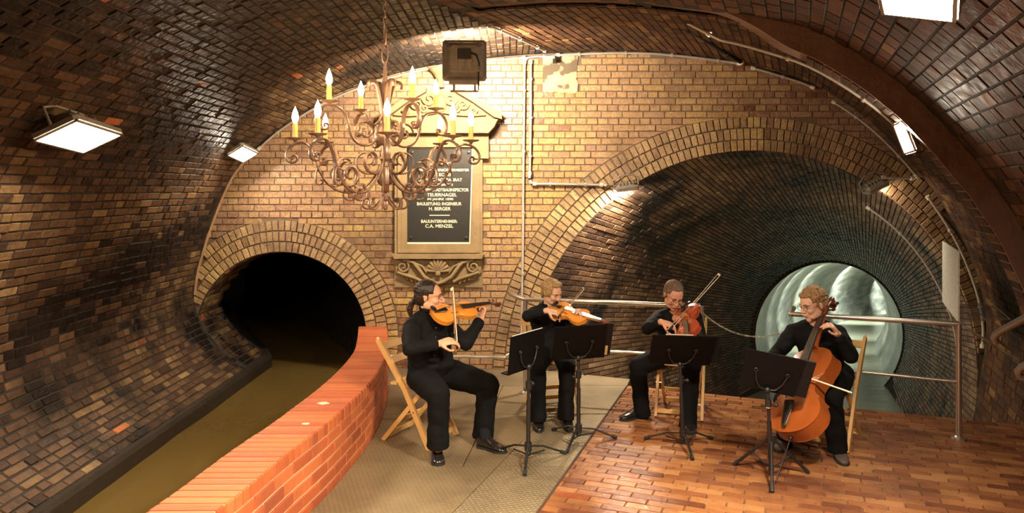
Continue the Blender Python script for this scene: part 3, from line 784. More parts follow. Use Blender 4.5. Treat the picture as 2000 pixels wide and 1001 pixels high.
pipe('conduit', [endp(1037, 117), endp(1037, 230), endp(1035, 342)], .012, GALV, 'right one of two vertical conduits, ending above the elbow', clips=3)
pipe('conduit', [endp(1040, 359), endp(1110, 359.5), endp(1178, 361)], .014, GALV, 'horizontal conduit from the elbow to the arch floodlight', clips=2)
pipe('cable', [endp(1035, 340), endp(1034, 350), endp(1038, 358)], .009, RUBBER, 'short black cable elbow joining vertical and horizontal conduit', 'cable', group=None)
pipe('cable', [endp(1025, 118), endp(1030, 113), endp(1050, 110), at(1075, 110, 7.9), at(1084, 113, 7.88)], .009, flat('blue_cable', (.18, .32, .75), .4), 'light blue cable curving from the conduit to the black plug', 'cable', group=None)
m = MB(); m.box((0, 0, 0), (.035, .05, .06)); o = m.build('plug', BLACKM); o.location = at(1083, 117, 7.9); tag(o, 'small black plug hanging from the blue cable', 'plug')
pipe('cable', [at(1178, 361, 7.95), at(1195, 364, 7.9), at(1212, 368, 7.93)], .006, RUBBER, 'thin cable from horizontal conduit into the arch floodlight', 'cable', group=None)
pipe('conduit', [at(1722, 346, 7.85), at(1786, 348, 7.85)], .014, GALV, 'short level conduit at the right floodlight of the large mouth', clips=0)
pipe('conduit', [SR(.02+k*.0, YW-.3-k*.35, .03) for k in range(5)], .012, GALV, 'conduit in the ceiling crease leading towards the viewer', clips=3)
# dark groove between the two ceiling fields with its cable
sg = sat(RIGHT, 1448)
gp = [at(1448, 122, 7.9), at(1390, 86, 7.1), at(1320, 40, 6.35), at(1250, 2, 5.75), at(1190, -40, 5.3)]
pipe('cable', gp, .022, RUBBER, 'thick black cable bundle crossing the ceiling down to the end wall', 'cable', clips=3, group=None)
# inner conduit inside the big mouth on the right
pts = []
for k in range(12):
    a = radians(58-k*4.5); pts.append(V((C2[0]+.28+2.28*cos(a), 8.55, C2[1]-.12+2.28*sin(a))))
pipe('conduit', pts, .012, GALV, 'thin conduit inside the large mouth behind the guard panel', clips=2)
# plaster patch
m = MB(); nx, nz_ = 14, 16; x0, x1, z0, z1 = .33, .70, 2.96, 3.37
for j in range(nz_+1):
    for i in range(nx+1):
        x = x0+(x1-x0)*i/nx; zz = z0+(z1-z0)*j/nz_; e_ = .02*noise.noise(V((x*9, zz*9, 2))) if i in (0, nx) or j in (0, nz_) else 0
        m.v.append((x+e_, YW-.014-.006*noise.noise(V((x*12, zz*12, 0))), min(zz+e_, ztop_all(x+e_)-.01)))
for j in range(nz_):
    for i in range(nx): q = j*(nx+1)+i; m.f.append((q, q+1, q+nx+2, q+nx+1)); m.t.append(0)
m_, nt, b = nodes_of('stained_plaster'); N = nt.nodes; L = nt.links; g = N.new('ShaderNodeNewGeometry')
nz = N.new('ShaderNodeTexNoise'); nz.inputs['Scale'].default_value = 7; L.new(g.outputs['Position'], nz.inputs['Vector']); rp = ramp(N, [(.35, (.42, .34, .2)), (.5, (.36, .28, .16)), (.56, (.12, .085, .05))]); L.new(nz.outputs['Fac'], rp.inputs[0]); L.new(rp.outputs[0], b.inputs['Base Color']); b.inputs['Roughness'].default_value = .8
m.build('plaster_patch', m_, wall_back, smooth=True)
# white splashes on the coping
for (px_, py_, r_) in ((631, 787, .045), (597, 827, .028)):
    p = flo(px_, py_, HP); m = MB(); pp = [(r_*(1+.35*noise.noise(V((cos(a)*1.3, sin(a)*1.3, px_))))*cos(a), r_*(.8+.4*noise.noise(V((cos(a)*1.7, sin(a)*1.7, py_))))*sin(a)) for a in [i*2*pi/22 for i in range(22)]]; m.prism(pp, lambda x, y, k: V((x*(.9 if k else 1), y*(.9 if k else 1), .0008*k))); o = m.build('stain', flat('pale_stain', (.75, .5, .36), .7), parapet); o.location = (p.x, p.y, HP+.001); o.scale = (1, .8, 1)
# ------------------------------------------------------------------ memorial tablet
def wp(x, y, d=0): return at(x, y, YW).xz, d
mon = empty('memorial_tablet', at(860, 400, YW)); tag(mon, 'carved sandstone memorial with black inscribed tablet on the end wall', 'plaque')
MO = mon.location.copy()
def mp_(x, y, d): p = at(x, y, YW); return V((p.x, YW-.0-d, p.z))-MO
def slab(name, pxs, d0, d1, mat=STONE):
    m = MB(); m.prism(pxs, lambda x, y, k: mp_(x, y, d0 if k == 0 else d1)); return m.build(name, mat, mon)
slab('backing', [(771, 250), (943, 250), (943, 560), (771, 560)], 0, .03)
for q in ([(773, 285), (797, 285), (797, 475), (773, 475)], [(925, 310), (943, 310), (943, 475), (925, 475)], [(773, 475), (943, 475), (943, 495), (773, 495)], [(797, 275), (925, 275), (925, 290), (797, 290)]): slab('frame_bar', q, .02, .075)
for q in ([(779, 289), (786, 289), (786, 486), (779, 486)], [(932, 312), (938, 312), (938, 486), (932, 486)], [(779, 486), (938, 486), (938, 492), (779, 492)]): slab('frame_moulding', q, .07, .095)
slab('sill', [(769, 494), (946, 494), (942, 503), (773, 503)], .02, .13)
slab('lintel', [(772, 246), (955, 246), (955, 310), (925, 310), (925, 288), (797, 288), (797, 310), (760, 310)], .03, .10)
slab('cornice', [(757, 236), (973, 236), (966, 250), (955, 262), (760, 262), (757, 250)], .03, .2)
# pediment with sloping tops and broken crest
slab('pediment', [(757, 236), (757, 228), (800, 196), (832, 180), (895, 178), (925, 196), (962, 218), (979, 224), (975, 236)], .03, .12)
for q in ([(752, 236), (752, 226), (800, 192), (836, 176), (836, 184), (800, 204), (762, 232)], [(981, 236), (980, 222), (962, 214), (925, 190), (893, 175), (893, 184), (925, 203), (966, 232)]): slab('raking_cornice', q, .08, .22)
def relief(name, paths, r, parent=None, mat=STONE):
    m = MB()
    for pts, rr in paths: m.tube(pts, rr, 8)
    return m.build(name, mat, mon, smooth=True)
def spiral(cx, cy, r0, turns, sgn, d, a0=0, n=30, shrink=.12):
    pts = []
    for k in range(n+1):
        t = k/n; a = a0+sgn*turns*2*pi*t; r = r0*(1-t)+r0*shrink*t; pts.append(mp_(cx+r*cos(a), cy-r*sin(a), d))
    return pts
# crest: urn like finial with foliage
m = MB(); c = mp_(862, 150, .10)
m.lathe([(.0, -.14), (.05, -.13), (.035, -.09), (.03, -.06), (.06, -.02), (.085, .02), (.12, .05), (.125, .07), (.06, .075), (.0, .08)], c, 16); m.build('crest_urn', STONE, mon, smooth=True)
fol = []
for sx in (-1, 1):
    for k, (px_, py_, r_) in enumerate(((862+sx*20, 196, 13), (862+sx*44, 206, 11), (862+sx*64, 218, 7), (862+sx*30, 214, 8))):
        fol.append((spiral(px_, py_, r_, 1.3, -sx, .15, a0=(0 if sx > 0 else pi)), [.016*(1-.5*j/30) for j in range(31)]))
    fol.append(([mp_(862+sx*6, 222, .15), mp_(862+sx*30, 226, .16), mp_(862+sx*60, 228, .15), mp_(862+sx*88, 226, .15)], .014))
relief('crest_foliage', fol, .015)
m = MB(); m.ell(mp_(862, 205, .12), (.07, .05, .10)); m.build('crest_shield', STONE, mon, smooth=True)
# corbel below: volutes and shell
slab('corbel_ground', [(773, 503), (942, 503), (940, 530), (925, 545), (890, 552), (826, 552), (792, 545), (775, 530)], .02, .06)
vol = []
for sx in (-1, 1):
    vol.append((spiral(857+sx*68, 519, 13, 1.6, sx, .085, a0=pi/2), [.014*(1-.4*j/30) for j in range(31)]))
    vol.append(([mp_(857+sx*68, 506, .085), mp_(857+sx*48, 510, .09), mp_(857+sx*36, 524, .10), mp_(857+sx*26, 538, .10), mp_(857+sx*10, 548, .10), mp_(857, 551, .10)], .02))
    vol.append(([mp_(857+sx*78, 530, .08), mp_(857+sx*60, 536, .085), mp_(857+sx*44, 541, .085), mp_(857+sx*30, 548, .085)], .018))
    vol.append(([mp_(857+sx*46, 507, .08), mp_(857+sx*40, 514, .09), mp_(857+sx*30, 518, .09), mp_(857+sx*22, 530, .09)], .012))
    for j in range(4): vol.append(([mp_(857+sx*(74-j*9), 530+j*4, .07), mp_(857+sx*(68-j*9), 540+j*4, .07)], .012))
relief('volute', vol, .02)
sh = []
for k in range(9):
    a = radians(180-k*22.5); sh.append(([mp_(857, 529, .08), mp_(857+11*cos(a), 527-12*sin(a), .105), mp_(857+21*cos(a), 526-22*sin(a), .09)], [.006, .017, .02]))
relief('shell', sh, .02)
m = MB(); m.ell(mp_(857, 532, .1), (.03, .02, .03)); m.build('shell_boss', STONE, mon, smooth=True)
# dark tablet and its lettering
BL = flat('black_slate', (.028, .026, .022), .28, bump=.15, bscale=30)
LET = flat('cream_lettering', (.74, .66, .45), .5)
slab('tablet', [(799, 289), (924, 289), (918, 473), (797, 473)], .03, .055, BL)
slab('tablet_edge', [(797, 472), (919, 472), (919, 475.5), (797, 475.5)], .03, .06, LET)
for q in ([(801, 289), (924, 289), (924, 291), (801, 291)], [(922.5, 291), (924.5, 291), (918.8, 473), (917, 473)]): slab('tablet_edge', q, .03, .06, LET)
for x_, y_ in ((806, 298), (916, 298), (804, 463), (911, 463)):
    m = MB(); m.lathe([(0, .0), (.018, .0), (.016, .012), (0, .016)], (0, 0, 0), 12, R=Matrix.Rotation(pi/2, 3, 'X')); o = m.build('rosette', BL, mon, smooth=True); o.location = mp_(x_, y_, .055)
def text(body, x, y, h_px, w_px, parent, mat, fn, d=.058, name='lettering', org=None, bold=.012):
    cu = bpy.data.curves.new('t', 'FONT'); cu.body = body; cu.align_x = 'CENTER'; cu.align_y = 'CENTER'; cu.size = 1; cu.extrude = .01; cu.offset = bold
    o = bpy.data.objects.new('t', cu); COL.objects.link(o); dg = bpy.context.evaluated_depsgraph_get(); me = bpy.data.meshes.new_from_object(o.evaluated_get(dg))
    bpy.data.objects.remove(o); xs_ = [v.co.x for v in me.vertices]; ys_ = [v.co.y for v in me.vertices]
    sc = 1/181.25; W_ = max(xs_)-min(xs_); Hh = max(ys_)-min(ys_); cx = (max(xs_)+min(xs_))/2; cy = (max(ys_)+min(ys_))/2
    for v in me.vertices: a, b_, c_ = v.co; v.co = ((a-cx)/W_*w_px*sc, -c_*.2, (b_-cy)/Hh*h_px*sc)
    me.name = name; me.materials.clear(); me.materials.append(mat); ob = link(bpy.data.objects.new(name, me), parent); ob.location = fn(x, y, d); return ob
for t_, x_, y_, h_, w_ in (('ERBAUT', 862, 320, 5.5, 44), ('UNTER DEM OBERBÜRGERMEISTER', 861, 331.5, 6, 112), ('W. BECKER', 862, 341, 6, 46), ('U. DEM STADTBAURAT', 861, 351, 6, 84), ('J. STÜBBEN', 861, 360.5, 6, 48), ('DURCH DEN STADTBAUINSPECTOR', 860, 370.5, 6, 112), ('STEUERNAGEL', 862, 380, 6.5, 62), ('IM JAHRE 1890', 861, 389, 5.5, 50), ('BAULEITUNG: INGENIEUR', 859, 397.5, 6, 86), ('H. BERGER', 860, 407, 6.5, 42), ('BAUUNTERNEHMER:', 859, 431.5, 6, 70), ('C.A. MENZEL', 859, 440.5, 6.5, 54)):
    text(t_, x_, y_, h_, w_, mon, LET, mp_)
slab('rule', [(840, 419), (879, 419), (879, 420.5), (840, 420.5)], .05, .058, LET)

# ------------------------------------------------------------------ railings
def joinpipe(m, pts, r): 
    m.tube(pts, r, 10)
    for p in pts[1:-1]: m.ell(p, (r, r, r), n=10, m=6)
ZR, ZL = .883, .435
def railing(label, top, low, posts, extra=(), mat=STEEL):
    root = empty('railing', (posts[0][0], posts[0][1], 0)); o_ = V(root.location); tag(root, label, 'railing', None)
    m = MB(); joinpipe(m, [V(p)-o_ for p in top], .021); m.build('handrail', mat, root, smooth=True)
    m = MB(); joinpipe(m, [V(p)-o_ for p in low], .013); m.build('lower_rail', mat, root, smooth=True)
    for p in posts:
        m = MB(); c = V((p[0], p[1], 0))-o_; m.tube([c, c+V((0, 0, ZR))], .021, 12); m.build('post', mat, root, smooth=True)
        m = MB(); m.lathe([(.055, .0), (.055, .008), (.03, .012), (.024, .02)], c, 18); m.build('base_plate', mat, root)
    return root
# right railing
pr = V((3.454, 5.74, 0)); pl = at(1545, 612, 6.21)
railing('right stainless railing behind the cellist with post and round foot', [at(1550, 601, 6.36), at(1545, 613, 6.21), at(1600, 616, 6.13), (pr.x, pr.y, ZR)], [at(1560, 713, 6.21), (pr.x, pr.y, ZL)], [(pr.x, pr.y)])
# left railing
A_ = at(997, 573, 7.37); B_ = V((.115, 7.02, ZR)); C_ = V((1.68, 6.62, ZR))
railing('left stainless railing behind the woman and the viola player', [(A_.x, A_.y, ZR), B_, C_], [(B_.x, B_.y, ZL), (C_.x, C_.y, ZL)], [(B_.x+.01, B_.y), (C_.x+.01, C_.y)])
m = MB(); p0 = V((-1.16, 6.63, ZL)); joinpipe(m, [V((0, 0, 0)), V((1.10, -.04, 0)), V((1.2, .3, 0)), V((1.27, .38, 0))], .014); o = m.build('rail', GALV, smooth=True); o.location = p0; tag(o, 'thin low rail from the brick parapet past the violinist\'s back', 'railing')
m = MB(); m.tube([V((0, 0, 0)), V((.05, 0, 0))], .017, 8); q = m.build('blue_tape', flat('blue_tape', (.12, .1, .45), .5), o); q.location = (.02, 0, 0)
# chain
m = MB(); c0 = at(1368, 607, 6.62); c1 = at(1548, 640, 6.2); N_ = 46; prev = None; root = empty('chain', c0); tag(root, 'galvanised link chain sagging between the two railings', 'chain')
pts = []
for k in range(N_+1):
    t = k/N_; p = c0.lerp(c1, t)-V((0, 0, .14*4*t*(1-t))); pts.append(p-c0)
lk = MB(); lk.tube([V((.018*cos(a), .0105*sin(a), 0)) for a in [2*pi*i/12 for i in range(12)]], .0032, 6, closed=True); lme = lk.mesh('link', STEEL, True)
for k in range(N_):
    p = (pts[k]+pts[k+1])/2; d = (pts[k+1]-pts[k]).normalized(); q = d.to_track_quat('X', 'Z').to_matrix().to_4x4()
    o = link(bpy.data.objects.new('link', lme), root); o.matrix_local = Matrix.Translation(p) @ q @ Matrix.Rotation((pi/2)*(k % 2)+.4, 4, 'X') @ Matrix.Scale((pts[k+1]-pts[k]).length/.0285, 4)

# ------------------------------------------------------------------ guard panel on the right flank
g0, g1 = V((3.80, 6.3, 0)), V((4.36, 7.5, 0)); gd = (g1-g0).normalized(); gn = V((-gd.y, gd.x, 0))
root = empty('guard_panel', (g0.x, g0.y, 1.4)); tag(root, 'pale speckled guard panel with wire shelf on the right flank', 'panel'); go = V(root.location)
m = MB(); zt0, zb0 = 1.40, .79
for s in (0, .012):
    m.v += [tuple(g0+gn*s+V((0, 0, zb0))-go), tuple(g1+gn*s+V((0, 0, zb0-.0))-go), tuple(g1+gn*s+V((0, 0, zt0))-go), tuple(g0+gn*s+V((0, 0, zt0))-go)]
m.f += [(0, 1, 2, 3), (7, 6, 5, 4), (0, 4, 5, 1), (1, 5, 6, 2), (2, 6, 7, 3), (3, 7, 4, 0)]; m.t += [0]*6
m.build('panel', flat('speckled_white_enamel', (.62, .58, .5), .5, var=.55, vscale=34, bump=.3), root)
def wx(y): return rwall(y)-.02
for k in range(15):
    t = k/14*.75; a = g0.lerp(g1, t); m = MB(); b_ = V((wx(a.y+.05)-.04, a.y+.05, zb0+.02)); m.tube([a+V((0, 0, zb0+.01))-go, b_-go], .0035, 5); m.build('wire', GALV, root)
for t in (.0, .5, .95):
    m = MB(); a = g0+V((t*.52, .15*t, 0)); e_ = V((wx(7.2), 7.2, zb0+.02)); a2 = V((g0.x+.52*t, g0.y+.1*t, zb0+.012)); b2 = a2+gd*1.0; m.tube([a2-go, b2-go], .0045, 5); m.build('wire', GALV, root)
for k in range(3):
    m = MB(); a = g0+gd*.02*k+V((0, 0, zb0)); b_ = V((wx(6.25)-.03-k*.05, 6.2+k*.1, .50+k*.03)); m.tube([a-go, b_-go], .005, 5); m.build('stay', GALV, root)
# handrails at the right edge
def hrail(pts, r, label, bracket=None):
    root = empty('handrail', pts[0]); o_ = V(pts[0]); m = MB(); m.tube([V(p)-o_ for p in pts], r, 12); m.build('tube', STEEL, root, smooth=True)
    tag(root, label, 'handrail', 'handrails on the right flank')
    if bracket: m = MB(); m.tube([V(p)-o_ for p in bracket], r*.5, 8); m.ell(V(bracket[-1])-o_, (r*.9, r*.9, r*.9)); m.build('bracket', STEEL, root, smooth=True)
hrail([at(2120, 560, 4.0), at(2000, 622, 4.7), at(1960, 643, 5.0), at(1946, 652, 5.1), at(1942, 660, 5.13), at(1946, 667, 5.14)], .024, 'upper stainless handrail entering at the right edge with curved end', [at(1946, 663, 5.14), at(1960, 672, 5.3), at(1974, 684, 5.5)])
hrail([at(2110, 690, 4.3), at(2020, 706, 4.65), at(1996, 716, 4.8), at(1988, 725, 4.85), at(1992, 735, 4.86), at(2004, 738, 4.85)], .024, 'lower stainless handrail end curling at the right edge')

# ------------------------------------------------------------------ chandelier
CH = at(752, 270, 4.2); CS = 1/345.2
chn = empty('chandelier', CH); tag(chn, 'wrought bronze-coloured scroll chandelier with twelve candle lamps hanging from a chain', 'chandelier')
def cz(y): return (270-y)*CS
BULB = emit('candle_bulb', (1, .66, .32), 60); WAX = flat('yellow_wax', (.9, .55, .16), .5, sub=.1)
m = MB(); m.lathe([(.0, cz(118)), (.008, cz(120)), (.012, cz(150)), (.02, cz(160)), (.012, cz(175)), (.016, cz(200)), (.024, cz(230)), (.014, cz(236)), (.05, cz(250)), (.062, cz(262)), (.064, cz(270)), (.05, cz(280)), (.02, cz(284)), (.016, cz(300)), (.03, cz(310)), (.018, cz(318)), (.02, cz(330)), (.045, cz(338)), (.05, cz(348)), (.04, cz(358)), (.018, cz(364)), (.012, cz(376)), (.02, cz(380)), (.0, cz(390))], n=20); m.build('stem', IRON, chn, smooth=True)
def scr(c, r0, a0, turns, n=22, shrink=.25): # spiral in (radius, height) plane
    return [(c[0]+(r0*(1-k/n)+r0*shrink*k/n)*cos(a0+turns*2*pi*k/n), c[1]+(r0*(1-k/n)+r0*shrink*k/n)*sin(a0+turns*2*pi*k/n)) for k in range(n+1)]
def bez(P, n=14):
    out = []
    for k in range(n+1):
        t = k/n; a, b_, c_, d = [V((p[0], p[1])) for p in P]; q = a*(1-t)**3+b_*3*t*(1-t)**2+c_*3*t*t*(1-t)+d*t**3; out.append((q.x, q.y))
    return out
def arm(theta, R, zcup, lower):
    R3 = Matrix.Rotation(theta, 4, 'Z'); root = link(bpy.data.objects.new('arm', None), chn)
    def P(q): return V((q[0], 0, q[1]))
    m = MB(); fl = dict(n=6, flat=2.2, up=(0, 1, 0))
    if lower:
        r = .0068; z = zcup
        m.tube([P(q) for q in bez([(.03, z-.14), (.09, z-.34), (.30, z-.36), (.37, z-.15)])], r, **fl)
        m.tube([P(q) for q in bez([(.37, z-.15), (.395, z-.06), (.42, z-.015), (.46, z-.02)])], r, **fl)
        m.tube([P(q) for q in bez([(.46, z-.02), (.56, z-.03), (.56, z-.15), (.49, z-.13)])+scr((.497, z-.107), .024, -pi/2, -.9, 12)], r, **fl)
        m.tube([P(q) for q in scr((.10, z-.12), .085, pi, 1.2)], r*.85, **fl)
        m.tube([P(q) for q in scr((.27, z-.20), .075, pi*.1, -1.3)], r*.85, **fl)
        m.tube([P(q) for q in bez([(.27, z-.125), (.33, z-.09), (.39, z-.16), (.38, z-.23)])+scr((.355, z-.235), .025, 0, -.8, 10)], r*.8, **fl)
        m.tube([P(q) for q in scr((.20, z-.30), .055, pi*.6, 1.2)], r*.8, **fl)
        m.tube([P(q) for q in bez([(.02, z-.32), (.06, z-.42), (.15, z-.40), (.12, z-.34)])+scr((.10, z-.345), .02, 0, .8, 10)], r*.8, **fl)
        m.box((.37, 0, z-.15), (.028, .016, .02)); m.box((.19, 0, z-.255), (.02, .016, .016)); cupx = R
    else:
        r = .0062; z = zcup
        m.tube([P(q) for q in bez([(.03, z-.13), (.05, z-.27), (.20, z-.26), (.22, z-.13)])], r, **fl)
        m.tube([P(q) for q in bez([(.22, z-.13), (.235, z-.04), (.27, z-.02), (R, z-.02)])], r, **fl)
        m.tube([P(q) for q in bez([(R, z-.02), (.42, z-.02), (.43, z-.17), (.35, z-.15)])+scr((.35, z-.13), .02, -pi/2, -.9, 10)], r, **fl)
        m.tube([P(q) for q in scr((.12, z-.15), .06, 0, 1.2)], r*.85, **fl)
        m.tube([P(q) for q in bez([(.015, z-.1), (.02, z+.0), (.03, z+.05), (.055, z+.12)])+bez([(.055, z+.12), (.07, z+.15), (.11, z+.14), (.1, z+.1)])], r*1.4, **fl)
        m.tube([P(q) for q in bez([(.015, z-.02), (.03, z-.12), (.08, z-.13), (.1, z-.09)])], r, **fl)
        m.box((.22, 0, z-.13), (.024, .014, .02)); cupx = R
    b = m.build('scroll', IRON, root, smooth=True); root.matrix_local = R3
    m = MB(); m.lathe([(.006, -.02), (.012, -.008), (.045, .0), (.05, .006), (.046, .007), (.014, .002), (.0, .002)], n=18); o = m.build('drip_pan', IRON, root, smooth=True); o.location = (cupx, 0, zcup)
    m = MB(); m.lathe([(.0145, .0), (.014, .075), (.013, .085), (.006, .088)], n=12); o = m.build('candle', WAX, root, smooth=True); o.location = (cupx, 0, zcup)
    m = MB(); m.lathe([(.008, .0), (.016, .018), (.0185, .035), (.014, .058), (.006, .078), (.001, .092)], n=12); o = m.build('bulb', BULB, root, smooth=True); o.location = (cupx, 0, zcup+.086)
    l = bpy.data.lights.new('candle', 'POINT'); l.energy = CANDLE; l.color = (1, .66, .34); l.shadow_soft_size = .02; lo = bpy.data.objects.new('candle_glow', l); COL.objects.link(lo); lo.parent = root; lo.location = (cupx, 0, zcup+.195)
for k in range(8): arm(radians(-79+45*k), .49, cz(273), True)
for k in range(4): arm(radians(-54.6+90*k), .33, cz(206), False)
# chain links up to the vault
lk = MB(); lk.tube([V((.018*cos(a), 0, .06*sin(a))) for a in [2*pi*i/16 for i in range(16)]], .0045, 6, closed=True); big = lk.mesh('chain_link', IRON, True)
lk = MB(); lk.tube([V((.010*cos(a), 0, .022*sin(a))) for a in [2*pi*i/12 for i in range(12)]], .003, 6, closed=True); sm_ = lk.mesh('chain_link', IRON, True)
zc = cz(122)
for k in range(2):
    o = link(bpy.data.objects.new('chain_link', big), chn); o.location = (.0, 0, zc+.055+k*.105); o.rotation_euler = (0, .05, k*pi/2+.5)
zc += .24; k = 0
while CH.z+zc < 3.52:
    o = link(bpy.data.objects.new('chain_link', sm_), chn); o.location = (.0, 0, zc); o.rotation_euler = (0, 0, k*pi/2+.5); zc += .036; k += 1
# ------------------------------------------------------------------ folding chairs
WOOD = flat('pale_beech', (.62, .36, .13), .45, bump=.15, bscale=40, var=.18, vscale=12)
def chair(c, fwd, label):
    """local frame: +Y forward, +X the sitter's left... origin on the floor under the seat"""
    f = V((fwd[0], fwd[1], 0)).normalized(); x = V((f.y, -f.x, 0)); R = Matrix((x, f, V((0, 0, 1)))).transposed()
    root = empty('folding_chair', mat=Matrix.Translation(V((c[0], c[1], 0))) @ R.to_4x4()); tag(root, label, 'chair', 'folding chairs of the quartet')
    def beam(m, a, b, w_, t_, side=V((1, 0, 0))):
        a, b = V(a), V(b); d = (b-a); L = d.length; d.normalize(); s = (side-d*side.dot(d)).normalized(); n = d.cross(s)
        m.add([a+s*i*w_/2+n*j*t_/2 for i, j in ((-1, -1), (1, -1), (1, 1), (-1, 1))]+[b+s*i*w_/2+n*j*t_/2 for i, j in ((-1, -1), (1, -1), (1, 1), (-1, 1))], [(3, 2, 1, 0), (4, 5, 6, 7), (0, 1, 5, 4), (1, 2, 6, 5), (2, 3, 7, 6), (3, 0, 4, 7)])
    W_ = .19
    for s in (-1, 1):
        m = MB(); beam(m, (s*W_, .20, 0), (s*W_, -.02, .42), .022, .042); beam(m, (s*W_, -.02, .42), (s*W_, -.27, .77), .022, .042); m.ell((s*W_, -.27, .77), (.011, .021, .021), n=8, m=6); m.build('side_rail', WOOD, root)
        m = MB(); beam(m, (s*(W_-.025), -.24, 0), (s*(W_-.025), .13, .425), .02, .034); m.build('leg', WOOD, root)
    for k in range(5):
        m = MB(); m.box((0, -.14+k*.073, .445), (.335, .06, .016)); m.build('seat_slat', WOOD, root)
    for z, y in ((.72, -.234), (.62, -.165)):
        m = MB(); m.box((0, y, z), (.36, .012, .055), Matrix.Rotation(radians(35), 3, 'X')); m.build('back_slat', WOOD, root)
    for a in ((0, .177, .05), (0, -.192, .05), (0, -.10, .165)):
        m = MB(); m.box(a, (.36 if a[1] > 0 else .32, .014, .034)); m.build('cross_bar', WOOD, root)
    for s in (-1, 1):
        m = MB(); m.tube([(s*(W_-.03), .065, .26), (s*(W_+.016), .065, .26)], .006, 8); m.build('pivot_bolt', CHROME, root)
    return root
CHR = {}
CHR['v1'] = chair((-.70, 5.74), (.89, -.46), 'folding beech chair carrying the ponytailed violinist by the brick parapet')
CHR['v2'] = chair((.345, 6.50), (.26, -.97), 'folding beech chair carrying the blonde woman before the left railing')
CHR['va'] = chair((1.46, 6.41), (-.32, -.95), 'folding beech chair carrying the viola player on the brick floor')
CHR['vc'] = chair((2.43, 5.69), (-.64, -.77), 'folding beech chair carrying the curly-haired cellist in front of the right railing')

# ------------------------------------------------------------------ music stands
DESK = flat('black_desk_plate', (.003, .0026, .0026), .5, spec=.15)
def stand(base, tl, tr, br, bl, label, low=True, leg_a=0, zc=None, spread=.29):
    """desk corners in the world, seen from behind; base on the floor"""
    tl, tr, br, bl = V(tl), V(tr), V(br), V(bl); b0 = V((base[0], base[1], 0)); root = empty('music_stand', b0); tag(root, label, 'music stand', 'black music stands')
    c = (tl+tr+br+bl)/4; x = ((tr-tl)+(br-bl)).normalized(); y = ((tl-bl)+(tr-br)); y = (y-x*y.dot(x)).normalized(); n = x.cross(y)   # n points towards the viewer (back of the desk)
    w0, w1, h = (tr-tl).length/2, (br-bl).length/2, ((tl+tr)/2-(bl+br)/2).length/2
    def D(a, b_, d=0): return c+x*a+y*b_+n*d-b0
    m = MB(); poly = [(-w1, -h), (w1, -h), (w0, h), (-w0, h)]
    m.prism(poly, lambda a, b_, k: D(a, b_, .0 if k else -.006)); m.build('desk', DESK, root)
    m = MB(); m.prism([(-w1, -h-.004), (w1, -h-.004), (w1, -h+.004), (-w1, -h+.004)], lambda a, b_, k: D(a, b_, .002 if k else -.06)); m.build('lip', DESK, root)
    m = MB(); m.tube([D(-w0, h, -.003), D(w0, h, -.003)], .004, 6); m.build('rim', DESK, root)
    for s in (-1, 1):   # curved bracket arms with end loops
        m = MB(); P = [D(s*.01, -h*.85, .02), D(s*.05, -h*.8, .018), D(s*.085, -h*.45, .014), D(s*.10, -h*.02, .012)]
        m.tube(P, .0055, 8); m.tube([D(s*.10+.011*cos(a), h*.08+.011*sin(a), .012) for a in [i*pi/5 for i in range(11)]], .0045, 6); m.build('bracket_arm', BLACKM, root, smooth=True)
    top = D(0, -h*.85, .02); m = MB(); m.tube([V((0, 0, top.z-.02)), top], .014, 10); m.ell(top, (.02, .02, .02), n=10, m=8); m.build('hinge', BLACKM, root, smooth=True)
    zt = top.z-.01; sh_z = zc or .10
    # pole leans from the base centre to under the desk
    tp = V((top.x*.9, top.y*.9, zt)); bp = V((0, 0, .05))
    m = MB(); m.tube([bp, bp.lerp(tp, .62)], .0155, 12); m.build('lower_pole', BLACKM, root, smooth=True)
    m = MB(); m.tube([bp.lerp(tp, .6), tp], .0115, 12); m.build('upper_pole', BLACKM, root, smooth=True)
    m = MB(); q = bp.lerp(tp, .8 if low else .84); m.tube([q-V((0, 0, .03)), q+V((0, 0, .03))], .022, 12); m.tube([q, q+x*.045], .006, 8); m.ell(q+x*.05, (.014, .014, .014), n=8, m=6); m.tube([q-V((0, 0, .02)), q-x*.035-V((0, 0, .02))], .005, 8); m.ell(q-x*.04-V((0, 0, .02)), (.011, .011, .011), n=8, m=6); m.build('collar', BLACKM, root, smooth=True)
    if not low: m = MB(); m.tube([q-V((0, 0, .026)), q-V((0, 0, .018))], .0235, 12); m.build('collar_ring', CHROME, root)
    m = MB(); m.tube([V((0, 0, sh_z-.03)), V((0, 0, sh_z+.03))], .026, 12); m.ell((0, 0, .05), (.02, .02, .02), n=10, m=8); m.build('hub', BLACKM, root, smooth=True)
    for k in range(3):
        a = leg_a+k*2*pi/3; d = V((cos(a), sin(a), 0)); m = MB(); f_ = d*spread+V((0, 0, .014))
        if low: m.tube([d*.02+V((0, 0, sh_z)), d*.12+V((0, 0, sh_z*.86)), f_], .0105, 8, flat=.7); m.tube([V((0, 0, .04)), d*.13+V((0, 0, .055))], .006, 6)
        else: m.tube([d*.02+V((0, 0, sh_z)), f_], .0105, 8); m.tube([V((0, 0, .055)), (d*.02+V((0, 0, sh_z))).lerp(f_, .5)], .006, 6)
        lg = m.build('leg', BLACKM, root, smooth=True)
        m = MB(); e = (f_-(d*.12+V((0, 0, sh_z*.8)))).normalized(); m.tube([f_-e*.03, f_+e*.012], [.013, .014], 8); m.build('rubber_foot', RUBBER, lg, smooth=True)
    return dict(c=c, x=x, y=y, n=n, w=w0, h=h)
s1 = stand((.115, 5.27), at(1013, 663, 5.12), at(1075, 645, 5.46), at(1051, 704, 5.34), at(977, 729, 5.0), 'music stand beside the ponytailed violinist, desk turned sideways', leg_a=-pi/2-.1)
